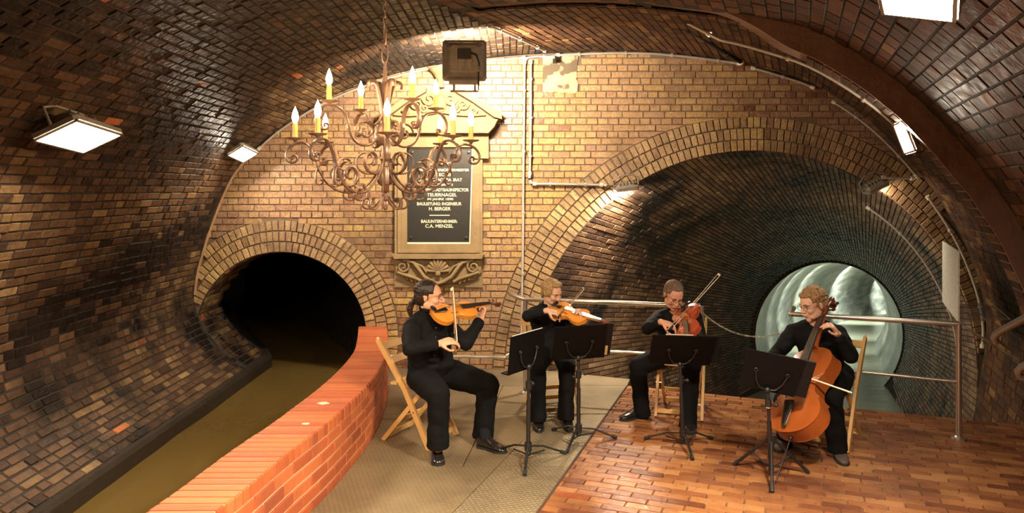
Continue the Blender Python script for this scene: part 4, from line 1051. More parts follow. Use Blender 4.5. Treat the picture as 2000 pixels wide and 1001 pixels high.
s2 = stand((.51, 5.68), at(1086, 641, 5.55), at(1188, 632, 5.6), at(1178, 698, 5.75), at(1074, 700, 5.70), 'music stand in front of the blonde woman with folder on its desk', leg_a=-pi*.62)
s3 = stand((1.28, 5.56), at(1265, 655, 5.42), at(1392, 659, 5.42), at(1396, 712, 5.58), at(1276, 708, 5.58), 'music stand in front of the viola player on the brick floor', leg_a=-pi/2)
s4 = stand((1.735, 4.97), at(1440, 682, 4.86), at(1556, 703, 4.80), at(1570, 776, 4.88), at(1462, 750, 4.94), 'music stand nearest the viewer in front of the cello', low=False, leg_a=-pi*.6, zc=.25, spread=.27)
# folders and sheets on the desks (resting on the lip on the player's side)
def sheet(s, a0, a1, b0, b1, d0, d1, name, mat, label, cat, grp=None):
    m = MB(); c = s['c']; P = lambda a, b, k: s['x']*a+s['y']*b+s['n']*(-(d0 if k == 0 else d1))
    m.prism([(a0, b0), (a1, b0), (a1, b1), (a0, b1)], P); o = m.build(name, mat); o.location = c; tag(o, label, cat, grp); return o
FOL = flat('matt_black_folder', (.010, .008, .008), .6, spec=.2)
PAP = flat('paper', (.75, .68, .55), .8)
f2 = sheet(s2, .0, s2['w']+.055, -s2['h']+.01, s2['h']-.002, .012, .02, 'folder', FOL, 'dark folder jutting out right on the woman\'s music stand', 'folder', 'folders on the music stands')
m = MB(); m.prism([(s2['w']-.02, -s2['h']+.012), (s2['w']+.03, -s2['h']+.012), (s2['w']+.03, -s2['h']+.1), (s2['w']-.02, -s2['h']+.1)], lambda a, b, k: s2['x']*a+s2['y']*b-s2['n']*(.0095 if k else .0118)); o = m.build('picture_strip', flat('ochre_picture', (.5, .33, .14), .5, var=.6, vscale=70), f2)
sheet(s3, .1, s3['w']+.03, -s3['h']+.01, s3['h']+.002, .01, .018, 'folder', FOL, 'dark folder on the right half of the viola player\'s desk', 'folder', 'folders on the music stands')
sheet(s3, -.14, .06, -s3['h']+.01, s3['h']+.008, .01, .012, 'sheet_music', PAP, 'white sheet peeping over the viola player\'s desk', 'sheet')
f4 = sheet(s4, .02, s4['w']+.065, -s4['h']+.0, s4['h']-.004, .01, .022, 'folder', FOL, 'dark folder on the right edge of the cellist\'s desk', 'folder', 'folders on the music stands')
sheet(s1, -s1['w']+.03, s1['w']-.02, -s1['h']+.01, s1['h']+.006, .01, .013, 'sheet_music', PAP, 'sheet on the sideways turned desk beside the ponytailed violinist', 'sheet')

# ------------------------------------------------------------------ bowed instruments
HALF = [(0, .03), (.01, .10), (.04, .175), (.09, .235), (.15, .275), (.22, .29), (.29, .278), (.34, .252), (.375, .228), (.385, .245), (.40, .235), (.43, .19), (.48, .160), (.54, .152), (.60, .165), (.645, .195), (.66, .21), (.668, .205), (.70, .212), (.76, .23), (.83, .236), (.89, .22), (.94, .18), (.975, .11), (.99, .04)]
def instrument(kind, label, end, axis, normal, Lb, varnish, rib, cat, cello=False):
    a = V(axis).normalized(); n = V(normal); n = (n-a*n.dot(a)).normalized(); x = a.cross(n); R = Matrix((x, a, n)).transposed()
    root = empty(kind, mat=Matrix.Translation(V(end)) @ R.to_4x4()); tag(root, label, cat)
    S = Lb; dark = flat('ebony', (.012, .009, .008), .25)
    HS = [(p_.y, p_.x) for p_ in resample([(w_, t) for t, w_ in HALF], .018)[0]]; out = [(w_*S, t*S) for t, w_ in HS]+[(-w_*S, t*S) for t, w_ in HS[::-1]]
    cy = .5*S
    def plate_(m, z0, zarch, sgn, grow=1.03):
        N_ = len(out); rings = 6; base = len(m.v)
        for r in range(rings):
            q = 1-r/rings
            for (px_, py_) in out:
                h = (1-q**2.4)
                m.v.append((px_*q*grow, cy+(py_-cy)*(q*.985+.015)*1.01 if r == 0 else cy+(py_-cy)*q, z0+sgn*zarch*h))
        m.v.append((0, cy, z0+sgn*zarch))
        for r in range(rings-1):
            for k in range(N_):
                l = (k+1) % N_; m.f.append((base+r*N_+k, base+r*N_+l, base+(r+1)*N_+l, base+(r+1)*N_+k) if sgn > 0 else (base+r*N_+l, base+r*N_+k, base+(r+1)*N_+k, base+(r+1)*N_+l)); m.t.append(0)
        for k in range(N_):
            l = (k+1) % N_; m.f.append((base+(rings-1)*N_+k, base+(rings-1)*N_+l, len(m.v)-1)); m.t.append(0)
    th = rib/2; arch = .042*S
    m = MB(); plate_(m, th, arch, 1); m.build('top_plate', varnish, root, smooth=True)
    m = MB(); plate_(m, -th, arch, -1); m.build('back_plate', varnish, root, smooth=True)
    m = MB(); N_ = len(out); m.v = [(x_, y_, -th) for x_, y_ in out]+[(x_, y_, th) for x_, y_ in out]; m.f = [(k, (k+1) % N_, N_+(k+1) % N_, N_+k) for k in range(N_)]; m.t = [0]*N_; m.build('ribs', varnish, root, smooth=True)
    zt = th+arch
    for s in (-1, 1):
        m = MB(); m.tube([(s*(.085+.02*sin(t_*pi))*S+s*.012*S*cos(t_*2*pi), (.36+.17*t_)*S, th+arch*.93) for t_ in [i/10 for i in range(11)]], .007*S, 6, flat=.5); m.build('f_hole', dark, root, smooth=True)
    nk = .37*S; fb0 = .64*S; zf = zt+.035*S
    m = MB(); w0, w1 = .062*S, .038*S     # fingerboard from over the body to the nut
    fb = [(-w0, fb0), (w0, fb0), (w1, S+nk), (-w1, S+nk)]; m.v = [(x_, y_, zf+(.02*S if i < 2 else -.01*S)-.012*S) for i, (x_, y_) in enumerate(fb)]+[(x_*.8, y_, zf+(.02*S if i < 2 else -.01*S)) for i, (x_, y_) in enumerate(fb)]
    m.f = [(3, 2, 1, 0), (4, 5, 6, 7), (0, 1, 5, 4), (1, 2, 6, 5), (2, 3, 7, 6), (3, 0, 4, 7)]; m.t = [0]*6; m.build('fingerboard', flat('polished_ebony', (.03, .025, .022), .18, coat=.6), root)
    m = MB(); m.loft([(V((0, S*.97, zf-.07*S)), V((.05*S, 0, 0)), V((0, 0, .06*S))), (V((0, S*1.03, zf-.05*S)), V((.045*S, 0, 0)), V((0, 0, .045*S))), (V((0, S+nk*.9, zf-.045*S)), V((.034*S, 0, 0)), V((0, 0, .035*S))), (V((0, S+nk, zf-.035*S)), V((.034*S, 0, 0)), V((0, 0, .03*S)))], 10)
    sc_mat = flat('dark_red_scroll', (.16, .035, .014), .3, coat=.5)
    m.build('neck', varnish, root, smooth=True)
    m = MB(); m.loft([(V((0, S+nk, zf-.03*S)), V((.036*S, 0, 0)), V((0, 0, .03*S))), (V((0, S+nk+.12*S, zf-.045*S)), V((.033*S, 0, 0)), V((0, 0, .03*S))), (V((0, S+nk+.22*S, zf-.075*S)), V((.026*S, 0, 0)), V((0, 0, .024*S)))], 10)
    cx_, cz_ = S+nk+.235*S, zf-.115*S
    m.tube([(0, cx_+.045*S*(1-t_)*cos(.6+t_*2*pi*1.5)+0, cz_+.045*S*(1-t_)*sin(.6+t_*2*pi*1.5)) for t_ in [i/24*.9 for i in range(25)]], [.03*S*(1-.3*i/24) for i in range(25)], 8)
    m.ell((0, cx_, cz_), (.045*S, .02*S, .02*S), n=10, m=8); m.build('scroll', sc_mat, root, smooth=True)
    for k in range(4):
        s = 1 if k % 2 else -1; y_ = S+nk+(.03+.048*k)*S; z_ = zf-(.035+.008*k)*S; m = MB(); m.tube([(-s*.03*S, y_, z_), (s*.085*S, y_, z_)], .009*S, 8); m.ell((s*.105*S, y_, z_), (.026*S, .022*S, .010*S), n=10, m=8); m.build('peg', flat('peg_wood', (.05, .015, .01), .3), root, smooth=True)
    yb = .42*S; hb = .085*S
    m = MB(); m.prism([(-.055*S, 0), (-.02*S, 0), (0, .03*S), (.02*S, 0), (.055*S, 0), (.05*S, hb*.8), (0, hb), (-.05*S, hb*.8)], lambda x_, z_, k: V((x_, yb+(.006*S if k else -.006*S), zt-.006*S+z_))); m.build('bridge', flat('maple', (.6, .38, .17), .5), root)
    m = MB(); m.loft([(V((0, .02*S, zt+.0*S)), V((.012*S, 0, 0)), V((0, 0, .008*S))), (V((0, .05*S, zt+.012*S)), V((.03*S, 0, 0)), V((0, 0, .01*S))), (V((0, .29*S, zt+.045*S)), V((.06*S, 0, 0)), V((0, 0, .012*S)))], 10); m.build('tailpiece', dark, root, smooth=True)
    m = MB()
    for k in range(4):
        o_ = (k-1.5); m.tube([(o_*.02*S, .28*S, zt+.055*S), (o_*.028*S, yb, zt+hb), (o_*.014*S, S+nk, zf-.004*S)], .0022*S if not cello else .0014*S, 4)
    q = m.build('strings', CHROME, root); q['kind'] = 'stuff'
    if not cello:
        m = MB(); m.ell((-.11*S, .05*S, zt+.008*S), (.09*S, .06*S, .016*S), n=14, m=8); m.build('chin_rest', dark, root, smooth=True)
    else:
        m = MB(); m.tube([(0, 0, 0), (0, -.03*S, 0)], .02*S, 10); m.tube([(0, -.02, 0), (0, -.34, 0)], .004, 8); m.build('endpin', BLACKM, root, smooth=True)
    return root
def bow(label, hand, tip, hair_side, L=.74, cat='bow', mat=None):
    a = (V(tip)-V(hand)).normalized(); n = V(hair_side); n = (n-a*n.dot(a)).normalized(); x = a.cross(n); R = Matrix((x, a, n)).transposed()
    root = empty('bow', mat=Matrix.Translation(V(hand)-a*.05) @ R.to_4x4()); tag(root, label, cat, None)
    Lx = (V(tip)-V(hand)).length+.05; W2 = mat or flat('pernambuco', (.30, .12, .04), .35)
    m = MB(); m.tube([(0, -.02, 0), (0, .1, 0), (0, Lx*.5, .010), (0, Lx*.85, .002), (0, Lx-.01, -.002)], [.0048, .0045, .004, .0034, .0032], 8); m.build('stick', W2, root, smooth=True)
    m = MB(); m.prism([(Lx-.02, -.004), (Lx, -.004), (Lx+.012, .022), (Lx-.006, .022)], lambda y, z, k: V(((-.004 if k else .004), y, z))); m.build('bow_head', flat('ivory', (.8, .72, .55), .4), root)
    m = MB(); m.prism([(.0, .002), (.052, .002), (.052, .02), (.0, .022)], lambda y, z, k: V(((-.006 if k else .006), y, z))); m.build('frog', flat('ebony', (.012, .009, .008), .25), root)
    m = MB(); m.prism([(.04, .0205), (Lx, .0205), (Lx, .0225), (.04, .0225)], lambda y, z, k: V(((-.0045 if k else .0045), y, z))); m.build('bow_hair', flat('horsehair', (.75, .66, .48), .6), root)
    m = MB(); m.tube([(0, .06, 0), (0, .11, 0)], .0056, 8); m.tube([(0, -.035, 0), (0, -.02, 0)], .005, 8); m.build('grip', CHROME, root, smooth=True)
    return root
VAR1 = flat('honey_varnish', (.66, .25, .035), .25, coat=.7, var=.3, vscale=9)
VAR2 = flat('orange_varnish', (.76, .30, .04), .25, coat=.7, var=.25, vscale=9)
VAR3 = flat('red_brown_varnish', (.36, .055, .018), .2, coat=.8, var=.3, vscale=9)
VAR4 = flat('cello_varnish', (.30, .072, .013), .28, coat=.5, var=.35, vscale=5)
def I(kind, label, pe, ps, normal, varn, rib, cat, total, cello=False):
    end, scr_ = V(pe), V(ps); Lb = total/1.65; return instrument(kind, label, end, scr_-end, normal, Lb, varn, rib, cat, cello)
# violin 1
VIO1 = (at(845, 616, 5.42), at(974, 595, 5.76)); I('violin', 'honey brown violin held by the ponytailed man at the left', *VIO1, (.2, -.50, .84), VAR1, .032, 'violin', .60)
VIO2 = (at(1078, 602, 6.24), at(1184, 634, 5.90)); I('violin', 'bright orange violin held by the blonde woman', *VIO2, (-.22, -.42, .88), VAR2, .032, 'violin', .60)
VIO3 = (at(1339, 601, 6.18), at(1351, 680, 5.66)); I('viola', 'red brown viola pointing down in front of the man with glasses', *VIO3, (-.55, -.30, .70), VAR3, .038, 'viola', .68)
CEL = (at(1545, 852, 5.02), at(1634, 590, 5.64)); CELN = (-.85, -.52, .10); I('cello', 'large red brown cello between the knees of the curly-haired man', *CEL, CELN, VAR4, .115, 'cello', 1.17, True)
BOW1 = (V(at(889, 668, 5.30)), V(at(881, 563, 5.36)))
# ------------------------------------------------------------------ people
SKIN = flat('warm_skin', (.66, .34, .215), .5, sub=.12, var=.08, vscale=30)
SKIN2 = flat('pale_skin', (.72, .42, .29), .5, sub=.12, var=.08, vscale=30)
SKIN3 = flat('ruddy_skin', (.66, .31, .20), .5, sub=.12, var=.1, vscale=30)
CLOTH = flat('black_cotton', (.0035, .0032, .0038), .8, spec=.2, bump=.25, bscale=60)
CLOTH2 = flat('charcoal_trousers', (.0038, .0035, .0038), .85, spec=.15, bump=.2, bscale=80)
KNIT = flat('dark_blue_black_knit', (.006, .0065, .009), .85, spec=.2, bump=.3, bscale=150)
LEATH = flat('polished_black_leather', (.012, .010, .009), .22, coat=.5)
LEATH2 = flat('dark_brown_suede', (.06, .035, .025), .7)
def hairmat(name, c, c2, rough=.5):
    m, nt, b = nodes_of(name); N = nt.nodes; L = nt.links; tc = N.new('ShaderNodeTexCoord'); mp = N.new('ShaderNodeMapping'); mp.inputs['Scale'].default_value = (220, 30, 30); L.new(tc.outputs['Object'], mp.inputs[0])
    nz = N.new('ShaderNodeTexNoise'); nz.inputs['Scale'].default_value = 1; nz.inputs['Detail'].default_value = 4; L.new(mp.outputs[0], nz.inputs['Vector']); rp = ramp(N, [(.35, c), (.65, c2)]); L.new(nz.outputs['Fac'], rp.inputs[0]); L.new(rp.outputs[0], b.inputs['Base Color'])
    bp = N.new('ShaderNodeBump'); bp.inputs['Strength'].default_value = .8; bp.inputs['Distance'].default_value = .006; L.new(nz.outputs['Fac'], bp.inputs['Height']); L.new(bp.outputs[0], b.inputs['Normal']); b.inputs['Roughness'].default_value = rough; return m
def fuse(mb, name, mat, parent, voxel=.006, smooth=6, disp=None, sculpt=None, factor=.5, loc=None):
    me = mb.mesh('tmp'); o = bpy.data.objects.new('tmp', me); COL.objects.link(o)
    r = o.modifiers.new('r', 'REMESH'); r.mode = 'VOXEL'; r.voxel_size = voxel; r.use_smooth_shade = True
    s = o.modifiers.new('s', 'SMOOTH'); s.factor = factor; s.iterations = smooth
    dg = bpy.context.evaluated_depsgraph_get(); dg.update(); out = bpy.data.meshes.new_from_object(o.evaluated_get(dg)); bpy.data.objects.remove(o)
    if disp or sculpt:
        nn = [v.normal.copy() for v in out.vertices]
        for v, n in zip(out.vertices, nn):
            p = v.co.copy()
            if disp: p = p+n*disp(p)
            if sculpt: p = sculpt(p, n)
            v.co = p
    out.name = name; out.materials.clear(); out.materials.append(mat); out.polygons.foreach_set('use_smooth', [True]*len(out.polygons)); out.update()
    ob = bpy.data.objects.new(name, out); COL.objects.link(ob)
    if parent: ob.parent = parent; ob.matrix_parent_inverse = parent.matrix_world.inverted()
    return ob
def frame(f, tilt=0, up=V((0, 0, 1))):
    f = V(f).normalized(); x = f.cross(up).normalized(); u = x.cross(f)
    R = Matrix((x, f, u)).transposed()
    return R @ Matrix.Rotation(tilt, 3, 'Y')
def limb(m, a, b, ra, rb, n=14, bulge=0, bpos=.35):
    a, b = V(a), V(b); d = b-a; P = []; R = []
    for k in range(9):
        t = k/8; P.append(a+d*t); R.append(ra+(rb-ra)*t+bulge*math.exp(-((t-bpos)/.22)**2))
    m.tube(P, R, n); m.ell(a, (ra,)*3, n=14, m=8); m.ell(b, (rb,)*3, n=14, m=8)
def hand(m, wrist, d, pn, side, curls=(.5, .55, .6, .65), spread=.16, thumb=(.55, .5), S=1.0, thumb_in=.6):
    """d wrist to knuckles, pn palm normal, side +1/-1: thumb lies on +b or -b"""
    d = V(d).normalized(); pn = V(pn); pn = (pn-d*pn.dot(d)).normalized(); b = d.cross(pn)*side; w_ = V(wrist)
    m.loft([(w_-d*.01, b*.027*S, pn*.020*S), (w_+d*.03*S, b*.034*S, pn*.019*S), (w_+d*.065*S, b*.041*S, pn*.016*S), (w_+d*.088*S, b*.040*S, pn*.013*S), (w_+d*.096*S, b*.034*S, pn*.008*S)], 16)
    lens = ((.028, .042, .026, .021), (.0095, .046, .030, .023), (-.0095, .042, .028, .022), (-.028, .033, .021, .019))
    for i, (o_, l1, l2, l3) in enumerate(lens):
        p = w_+d*(.084-.004*abs(i-1.2))*S+b*o_*S; ang = 0; fd = (d+b*spread*(1.4-i)*.35).normalized(); c = curls[i]; P = [p-fd*.02*S, p]
        for l, q in ((l1, .75), (l2, 1.15), (l3, .7)):
            ang += c*q; v = fd*cos(ang)+pn*sin(ang); p = p+v*l*S; P.append(p)
        m.tube(P, [.0085*S, .0095*S, .0088*S, .008*S, .0068*S], 8)
        for q in P[1:]: m.ell(q, (.0086*S,)*3, n=8, m=6)
        m.ell(P[-1], (.0072*S,)*3, n=8, m=6)
    p = w_+d*.022*S+b*.026*S; v = (d*.62+b*(.62)+pn*thumb[0]).normalized(); P = [p-v*.01, p+v*.012*S]; q = p+v*.042*S; P.append(q); v = (d*.75+b*(.62-thumb_in)+pn*(thumb[0]+thumb[1])).normalized(); q = q+v*.032*S; P.append(q); v = (d*.8-b*.1+pn*thumb[1]).normalized(); P.append(q+v*.024*S)
    m.tube(P, [.013*S, .0135*S, .0105*S, .0098*S, .0075*S], 8); 
    for q in P[1:]: m.ell(q, (.0098*S,)*3, n=8, m=6)
    m.ell(P[1], (.0145*S,)*3, n=8, m=6)
def shoe(label, heel, toe, mat, parent, S=1.0, boot=False):
    heel, toe = V(heel), V(toe); f = toe-heel; f.z = 0; L = f.length; f.normalize(); x = V((f.y, -f.x, 0)); z = V((0, 0, 1)); h = V((heel.x, heel.y, 0))
    m = MB(); rings = []
    for t, w_, hh in ((-.02, .024, .06), (.05, .036, .086), (.2, .040, .100), (.40, .040, .088), (.57, .044, .062), (.72, .048, .046), (.88, .040, .036), (.97, .026, .026), (1.0, .012, .018)):
        rings.append((h+f*L*t+z*(hh/2+.008), x*w_*S, z*hh/2*1.02))
    m.loft(rings, 16); o = fuse(m, 'shoe', mat, parent, .005, 4)
    for v in o.data.vertices:
        if v.co.z < .013: v.co.z = .013
    m = MB(); pl_ = []
    for t, w_ in ((-.01, .02), (.04, .034), (.2, .037), (.4, .034), (.55, .043), (.72, .050), (.88, .043), (.97, .028), (1.02, .010)): pl_.append((t, w_*S))
    poly = [h+f*L*t+x*w_ for t, w_ in pl_]+[h+f*L*t-x*w_ for t, w_ in pl_[::-1]]
    m.v = [tuple(p+z*.001) for p in poly]+[tuple(p+z*.016) for p in poly]; n_ = len(poly); m.f = [tuple(range(n_)), tuple(range(n_, 2*n_))[::-1]]+[(i, (i+1) % n_, n_+(i+1) % n_, n_+i) for i in range(n_)]; m.t = [0]*len(m.f)
    m.box(h+f*.03+z*.01, (.001, .001, .001)); s = m.build('sole', RUBBER, None); s.parent = o; 
    m = MB()
    if mat is LEATH or True:
        for k in range(4):
            c = h+f*L*(.36+.07*k)+z*(.088-.011*k); m.tube([c-x*.018, c+z*.003, c+x*.018], .0022, 5)
        q = m.build('laces', RUBBER, None); q.parent = o; q['kind'] = 'stuff'
    return o
def head_mesh(m, c, R, S=1.0, nose=1.0, jaw=1.0, slim=1.0):
    def E(p, r, rot=None): m.ell(V(c)+R@(V(p)*S), (r[0]*S*slim, r[1]*S, r[2]*S), R@rot if rot else R, n=20, m=14)
    E((0, -.018, .04), (.076, .095, .082)); E((0, .012, .035), (.068, .078, .07)); E((0, .028, -.015), (.060, .064, .082)); E((0, .040, -.066), (.045*jaw, .046, .034)); E((0, .068, -.090), (.022*jaw, .019, .017))
    E((0, .070, .030), (.052, .024, .020)); E((0, .070, -.045), (.028, .026, .03))
    for s in (-1, 1):
        E((s*.040, .058, -.018), (.022, .026, .024)); E((s*.022, .083, .030), (.022, .010, .006))
        E((s*.075, -.010, .0), (.006, .014, .027), Matrix.Rotation(.25*s, 3, 'Z')); E((s*.077, -.016, .012), (.006, .014, .013)); E((s*.012*nose, .098, -.020), (.009, .011, .008))
        E((s*.046, .016, -.052), (.017, .045, .032)); E((s*.034, .042, -.068), (.02, .03, .022))
    m.tube([V(c)+R@(V(q)*S) for q in ((0, .083, .028), (0, .094, .010), (0, .105*nose, -.006), (0, .110*nose, -.018), (0, .100, -.026))], [q*S for q in (.008, .009, .0105, .0115, .008)], 10)
    E((0, .096, -.0445), (.021, .008, .0048)); E((0, .094, -.054), (.019, .008, .0058))
def head_sculpt(c, R, S):
    Ri = R.inverted()
    def f(p, n):
        q = Ri@(p-V(c))/S
        if q.length > .2 or q.y < .04: return p
        for s in (-1, 1):
            d2 = ((q.x-s*.031)/.018)**2+((q.z-.014)/.012)**2
            if d2 < 6: p = p-(R@V((0, 1, 0)))*(.0115*S*math.exp(-d2))
        d2 = (q.x/.021)**2+((q.z+.0495)/.0018)**2
        if d2 < 6: p = p-(R@V((0, 1, 0)))*(.003*S*math.exp(-d2))
        d2 = (q.x/.02)**2+((q.z+.072)/.008)**2
        if d2 < 6: p = p-(R@V((0, 1, 0)))*(.004*S*math.exp(-d2))
        return p
    return f
def face_parts(c, R, S, parent, brow, lip, iris=(.06, .04, .03)):
    W_ = lambda p: V(c)+R@(V(p)*S)
    EY = flat('eye_white', (.55, .48, .42), .25); IR = flat('iris_dark', iris, .2); BR = flat('brow_'+str(brow), brow, .8); LP = flat('lip_'+str(lip), lip, .45)
    for s in (-1, 1):
        m = MB(); m.ell(W_((s*.031, .0735, .0095)), (.0115*S, .0095*S, .0052*S), R, n=14, m=10); e = m.build('eye', EY, None, smooth=True); e.parent = parent; e.matrix_parent_inverse = parent.matrix_world.inverted()
        m = MB(); m.ell(W_((s*.031, .0810, .0085)), (.0045*S, .003*S, .0042*S), R, n=10, m=8); q = m.build('iris', IR, None, smooth=True); q.parent = e
        m = MB(); m.tube([W_((s*.0185, .0815, .0165)), W_((s*.031, .0865, .0195)), W_((s*.044, .0785, .0155))], [.0022*S, .003*S, .002*S], 6); m.tube([W_((s*.019, .082, .0095)), W_((s*.031, .085, .0055)), W_((s*.043, .079, .0085))], .0014*S, 6); q = m.build('eyelid', flat('lid_skin', (.34, .15, .10), .6), None, smooth=True); q.parent = parent; q.matrix_parent_inverse = parent.matrix_world.inverted(); q['kind'] = 'stuff'
        m = MB(); m.tube([W_((s*.014, .0925, .0335)), W_((s*.030, .0925, .0385)), W_((s*.047, .079, .033))], [.0032*S, .0036*S, .0018*S], 6); q = m.build('eyebrow', BR, None, smooth=True); q.parent = parent; q.matrix_parent_inverse = parent.matrix_world.inverted()
    m = MB(); m.tube([W_((-.020, .091, -.0495)), W_((-.008, .1015, -.0475)), W_((0, .1025, -.0485)), W_((.008, .1015, -.0475)), W_((.020, .091, -.0495))], [.0015*S, .0036*S, .0036*S, .0036*S, .0015*S], 8); q = m.build('lips', LP, None, smooth=True); q.parent = parent; q.matrix_parent_inverse = parent.matrix_world.inverted()
def glasses(c, R, S, parent):
    W_ = lambda p: V(c)+R@(V(p)*S); G = flat('thin_metal_frame', (.16, .11, .08), .3, .8); m = MB()
    gl = empty('glasses', W_((0, .1, .01))); gl.parent = parent; gl.matrix_parent_inverse = parent.matrix_world.inverted(); gi = gl.matrix_world.copy(); bpy.context.view_layer.update()
    o_ = W_((0, .1, .01))
    for s in (-1, 1):
        m.tube([W_((s*.033+.024*cos(a), .103-.006*abs(cos(a)), .010+.016*sin(a)))-o_ for a in [i*2*pi/16 for i in range(16)]], .0013*S, 6, closed=True)
        m.tube([W_((s*.057, .098, .014))-o_, W_((s*.078, .06, .014))-o_, W_((s*.080, -.005, .010))-o_, W_((s*.077, -.02, -.005))-o_], .0013*S, 6)
    m.tube([W_((-.009, .104, .013))-o_, W_((0, .108, .016))-o_, W_((.009, .104, .013))-o_], .0013*S, 6)
    m.build('frame', G, gl, smooth=True)
    gm, nt, b = nodes_of('clear_lens_%d' % len(bpy.data.materials)); b.inputs['Base Color'].default_value = (.9, .9, .9, 1); b.inputs['Alpha'].default_value = .08; b.inputs['Roughness'].default_value = .03
    for s in (-1, 1):
        m = MB(); m.v = [tuple(W_((s*.033+.0235*cos(a), .103-.006*abs(cos(a)), .010+.0155*sin(a)))-o_) for a in [i*2*pi/16 for i in range(16)]]; m.f = [tuple(range(16))]; m.t = [0]; m.build('spectacle_lens', gm, gl)
def folds(k, amp=.005, sc=9):
    return lambda p: amp*noise.noise(V((p.x*sc+k, p.y*sc, p.z*sc*1.7)))+amp*.5*noise.noise(V((p.x*sc*2.3, p.y*sc*2.3+k, p.z*sc*3.5)))
def person(J, label, skin, shirt_mat, S=1.0, torso=(.165, .11, .19, .10, .175, .12), sleeve=1.0, hands=None, shoes=None, shoe_mat=LEATH, face=(0, 1, 0), tilt=0, headargs={}, seed=1, collar=True, legw=1.0, brow=(.03, .02, .015), lip=(.45, .17, .13), jacket=None):
    root = empty('person', (J['pel'][0], J['pel'][1], 0)); tag(root, label, 'person', 'the string quartet'); bpy.context.view_layer.update()
    g = {k: V(v) for k, v in J.items()}; R = frame(face, tilt); hc = g['head']
    ax = (g['shL']-g['shR']).normalized(); hx = (g['hipL']-g['hipR']).normalized()
    nb = g['neck']; fw = nb-g['pel']; fdir = ax.cross(fw).normalized()
    if fdir.dot(V(J['fwd'])) < 0: fdir = -fdir
    def tors(m, grow):
        a0, b0, a1, b1, a2, b2 = torso; up = fw; P = g['pel']
        mid_ = P.lerp(nb, .45)-fdir*.01+V((0, 0, 0)); rings = []
        for t, rx, ry, x_, off in ((-.12, a0*.8, b0*.9, hx, .0), (0, a0, b0, hx, .0), (.2, a1*.86, b1*1.08, hx, .015*b1/.1), (.45, a1*.9, b1*1.0, ax, .008), (.7, a2, b2, ax, .0), (.86, a2*.98, b2*.85, ax, -.005), (.97, a2*.62, b2*.6, ax, -.005), (1.04, .07, .065, ax, 0)):
            c = P+fw*t+fdir*off; rings.append((c, x_*(rx+grow), fdir*(ry+grow)))
        m.loft(rings, 24)
        for s in ('R', 'L'): m.ell(g['sh'+s], (.058+grow,)*3, n=14, m=10); m.tube([nb+V((0, 0, .01)), g['sh'+s]+V((0, 0, .0))], [.05+grow, .052+grow], 12)
    # body: one continuous surface
    m = MB(); tors(m, 0)
    m.tube([nb-fw.normalized()*.04, nb+(hc-nb)*.35, hc+R@(V((0, -.018, -.05))*S)], [.06*S, .053*S, .052*S], 16)
    head_mesh(m, hc, R, S, **headargs)
    for s in ('R', 'L'):
        limb(m, g['sh'+s], g['el'+s], .042*S, .029*S); limb(m, g['el'+s], g['wr'+s], .029*S, .0255*S, bulge=.004)
        limb(m, g['hip'+s], g['kn'+s], .074*S, .042*S); limb(m, g['kn'+s], g['an'+s], .042*S, .032*S, bulge=.012)
        an = g['an'+s]; he, to = shoes[s]; m.tube([an, V((V(he).lerp(V(to), .5).x, V(he).lerp(V(to), .45).y, .036)), V((V(he).lerp(V(to), .85).x, V(he).lerp(V(to), .80).y, .028))], [.030, .022, .010], 10)
    if hands:
        for h_ in hands: hand(m, *h_[0], **h_[1])
    body = fuse(m, 'body', skin, root, .0046, 6, sculpt=head_sculpt(hc, R, S))
    # shirt
    m = MB(); tors(m, .014)
    for s in ('R', 'L'):
        limb(m, g['sh'+s], g['el'+s], .060*sleeve*S, .052*sleeve*S, bulge=.006); e, w_ = g['el'+s], g['wr'+s]; c = w_.lerp(e, .08)
        limb(m, e, w_.lerp(e, .2), .051*sleeve*S, .040*sleeve*S); m.tube([w_.lerp(e, .2), c], [.041*sleeve*S, .037*sleeve*S], 16)
    sh = fuse(m, jacket or 'shirt', shirt_mat, root, .008, 5, disp=folds(seed, .009))
    # trousers
    m = MB(); P = g['pel']; m.loft([(P+fw*.18, hx*(torso[0]+.012), fdir*(torso[1]+.012)), (P, hx*(torso[0]+.03), fdir*(torso[1]+.02)), (P-V((0, 0, .05)), hx*(torso[0]+.02), fdir*(torso[1]+.02))], 24)
    for s in ('R', 'L'):
        k, a = g['kn'+s], g['an'+s]
        limb(m, g['hip'+s], k, .104*S*legw, .078*S*legw, bulge=.004, bpos=.4); limb(m, k, k.lerp(a, .7), .076*S*legw, .067*S*legw); m.tube([k.lerp(a, .6), k.lerp(a, 1.0)+V((0, 0, -.035))], [.068*S*legw, .074*S*legw], 18)
    fuse(m, 'trousers', CLOTH2, root, .008, 5, disp=folds(seed+5, .007, 8))
    if collar:
        m = MB(); c = nb+(hc-nb)*.30; d = (hc-nb).normalized()
        for s in (-1, 1):
            P_ = [c+(ax*sin(t_)*s+fdir*cos(t_))*.062+d*(.012-.01*cos(t_)) for t_ in [.35+i*(pi-.35)/8 for i in range(9)]]
            m.tube(P_, .016, 8, flat=.35, up=d.cross(ax))
        fuse(m, 'collar', shirt_mat, root, .004, 2)
    for s in ('R', 'L'): shoe('', *shoes[s], shoe_mat, root, S)
    for s in ('R', 'L'):
        m = MB(); he, to = V(shoes[s][0]), V(shoes[s][1]); q = he.lerp(to, .24); m.tube([g['an'+s]+V((0, 0, .06)), V((q.x, q.y, .10)), V((q.x, q.y, .06))], [.046, .043, .040], 14); o = m.build('sock', KNIT, None, smooth=True); o.parent = root; o.matrix_parent_inverse = root.matrix_world.inverted()
    face_parts(hc, R, S, root, brow, lip)
    return root, R, g
def hair_blob(m, c, R, S, parts):
    for p, r in parts: m.ell(V(c)+R@(V(p)*S), tuple(q*S for q in r), R, n=18, m=12)
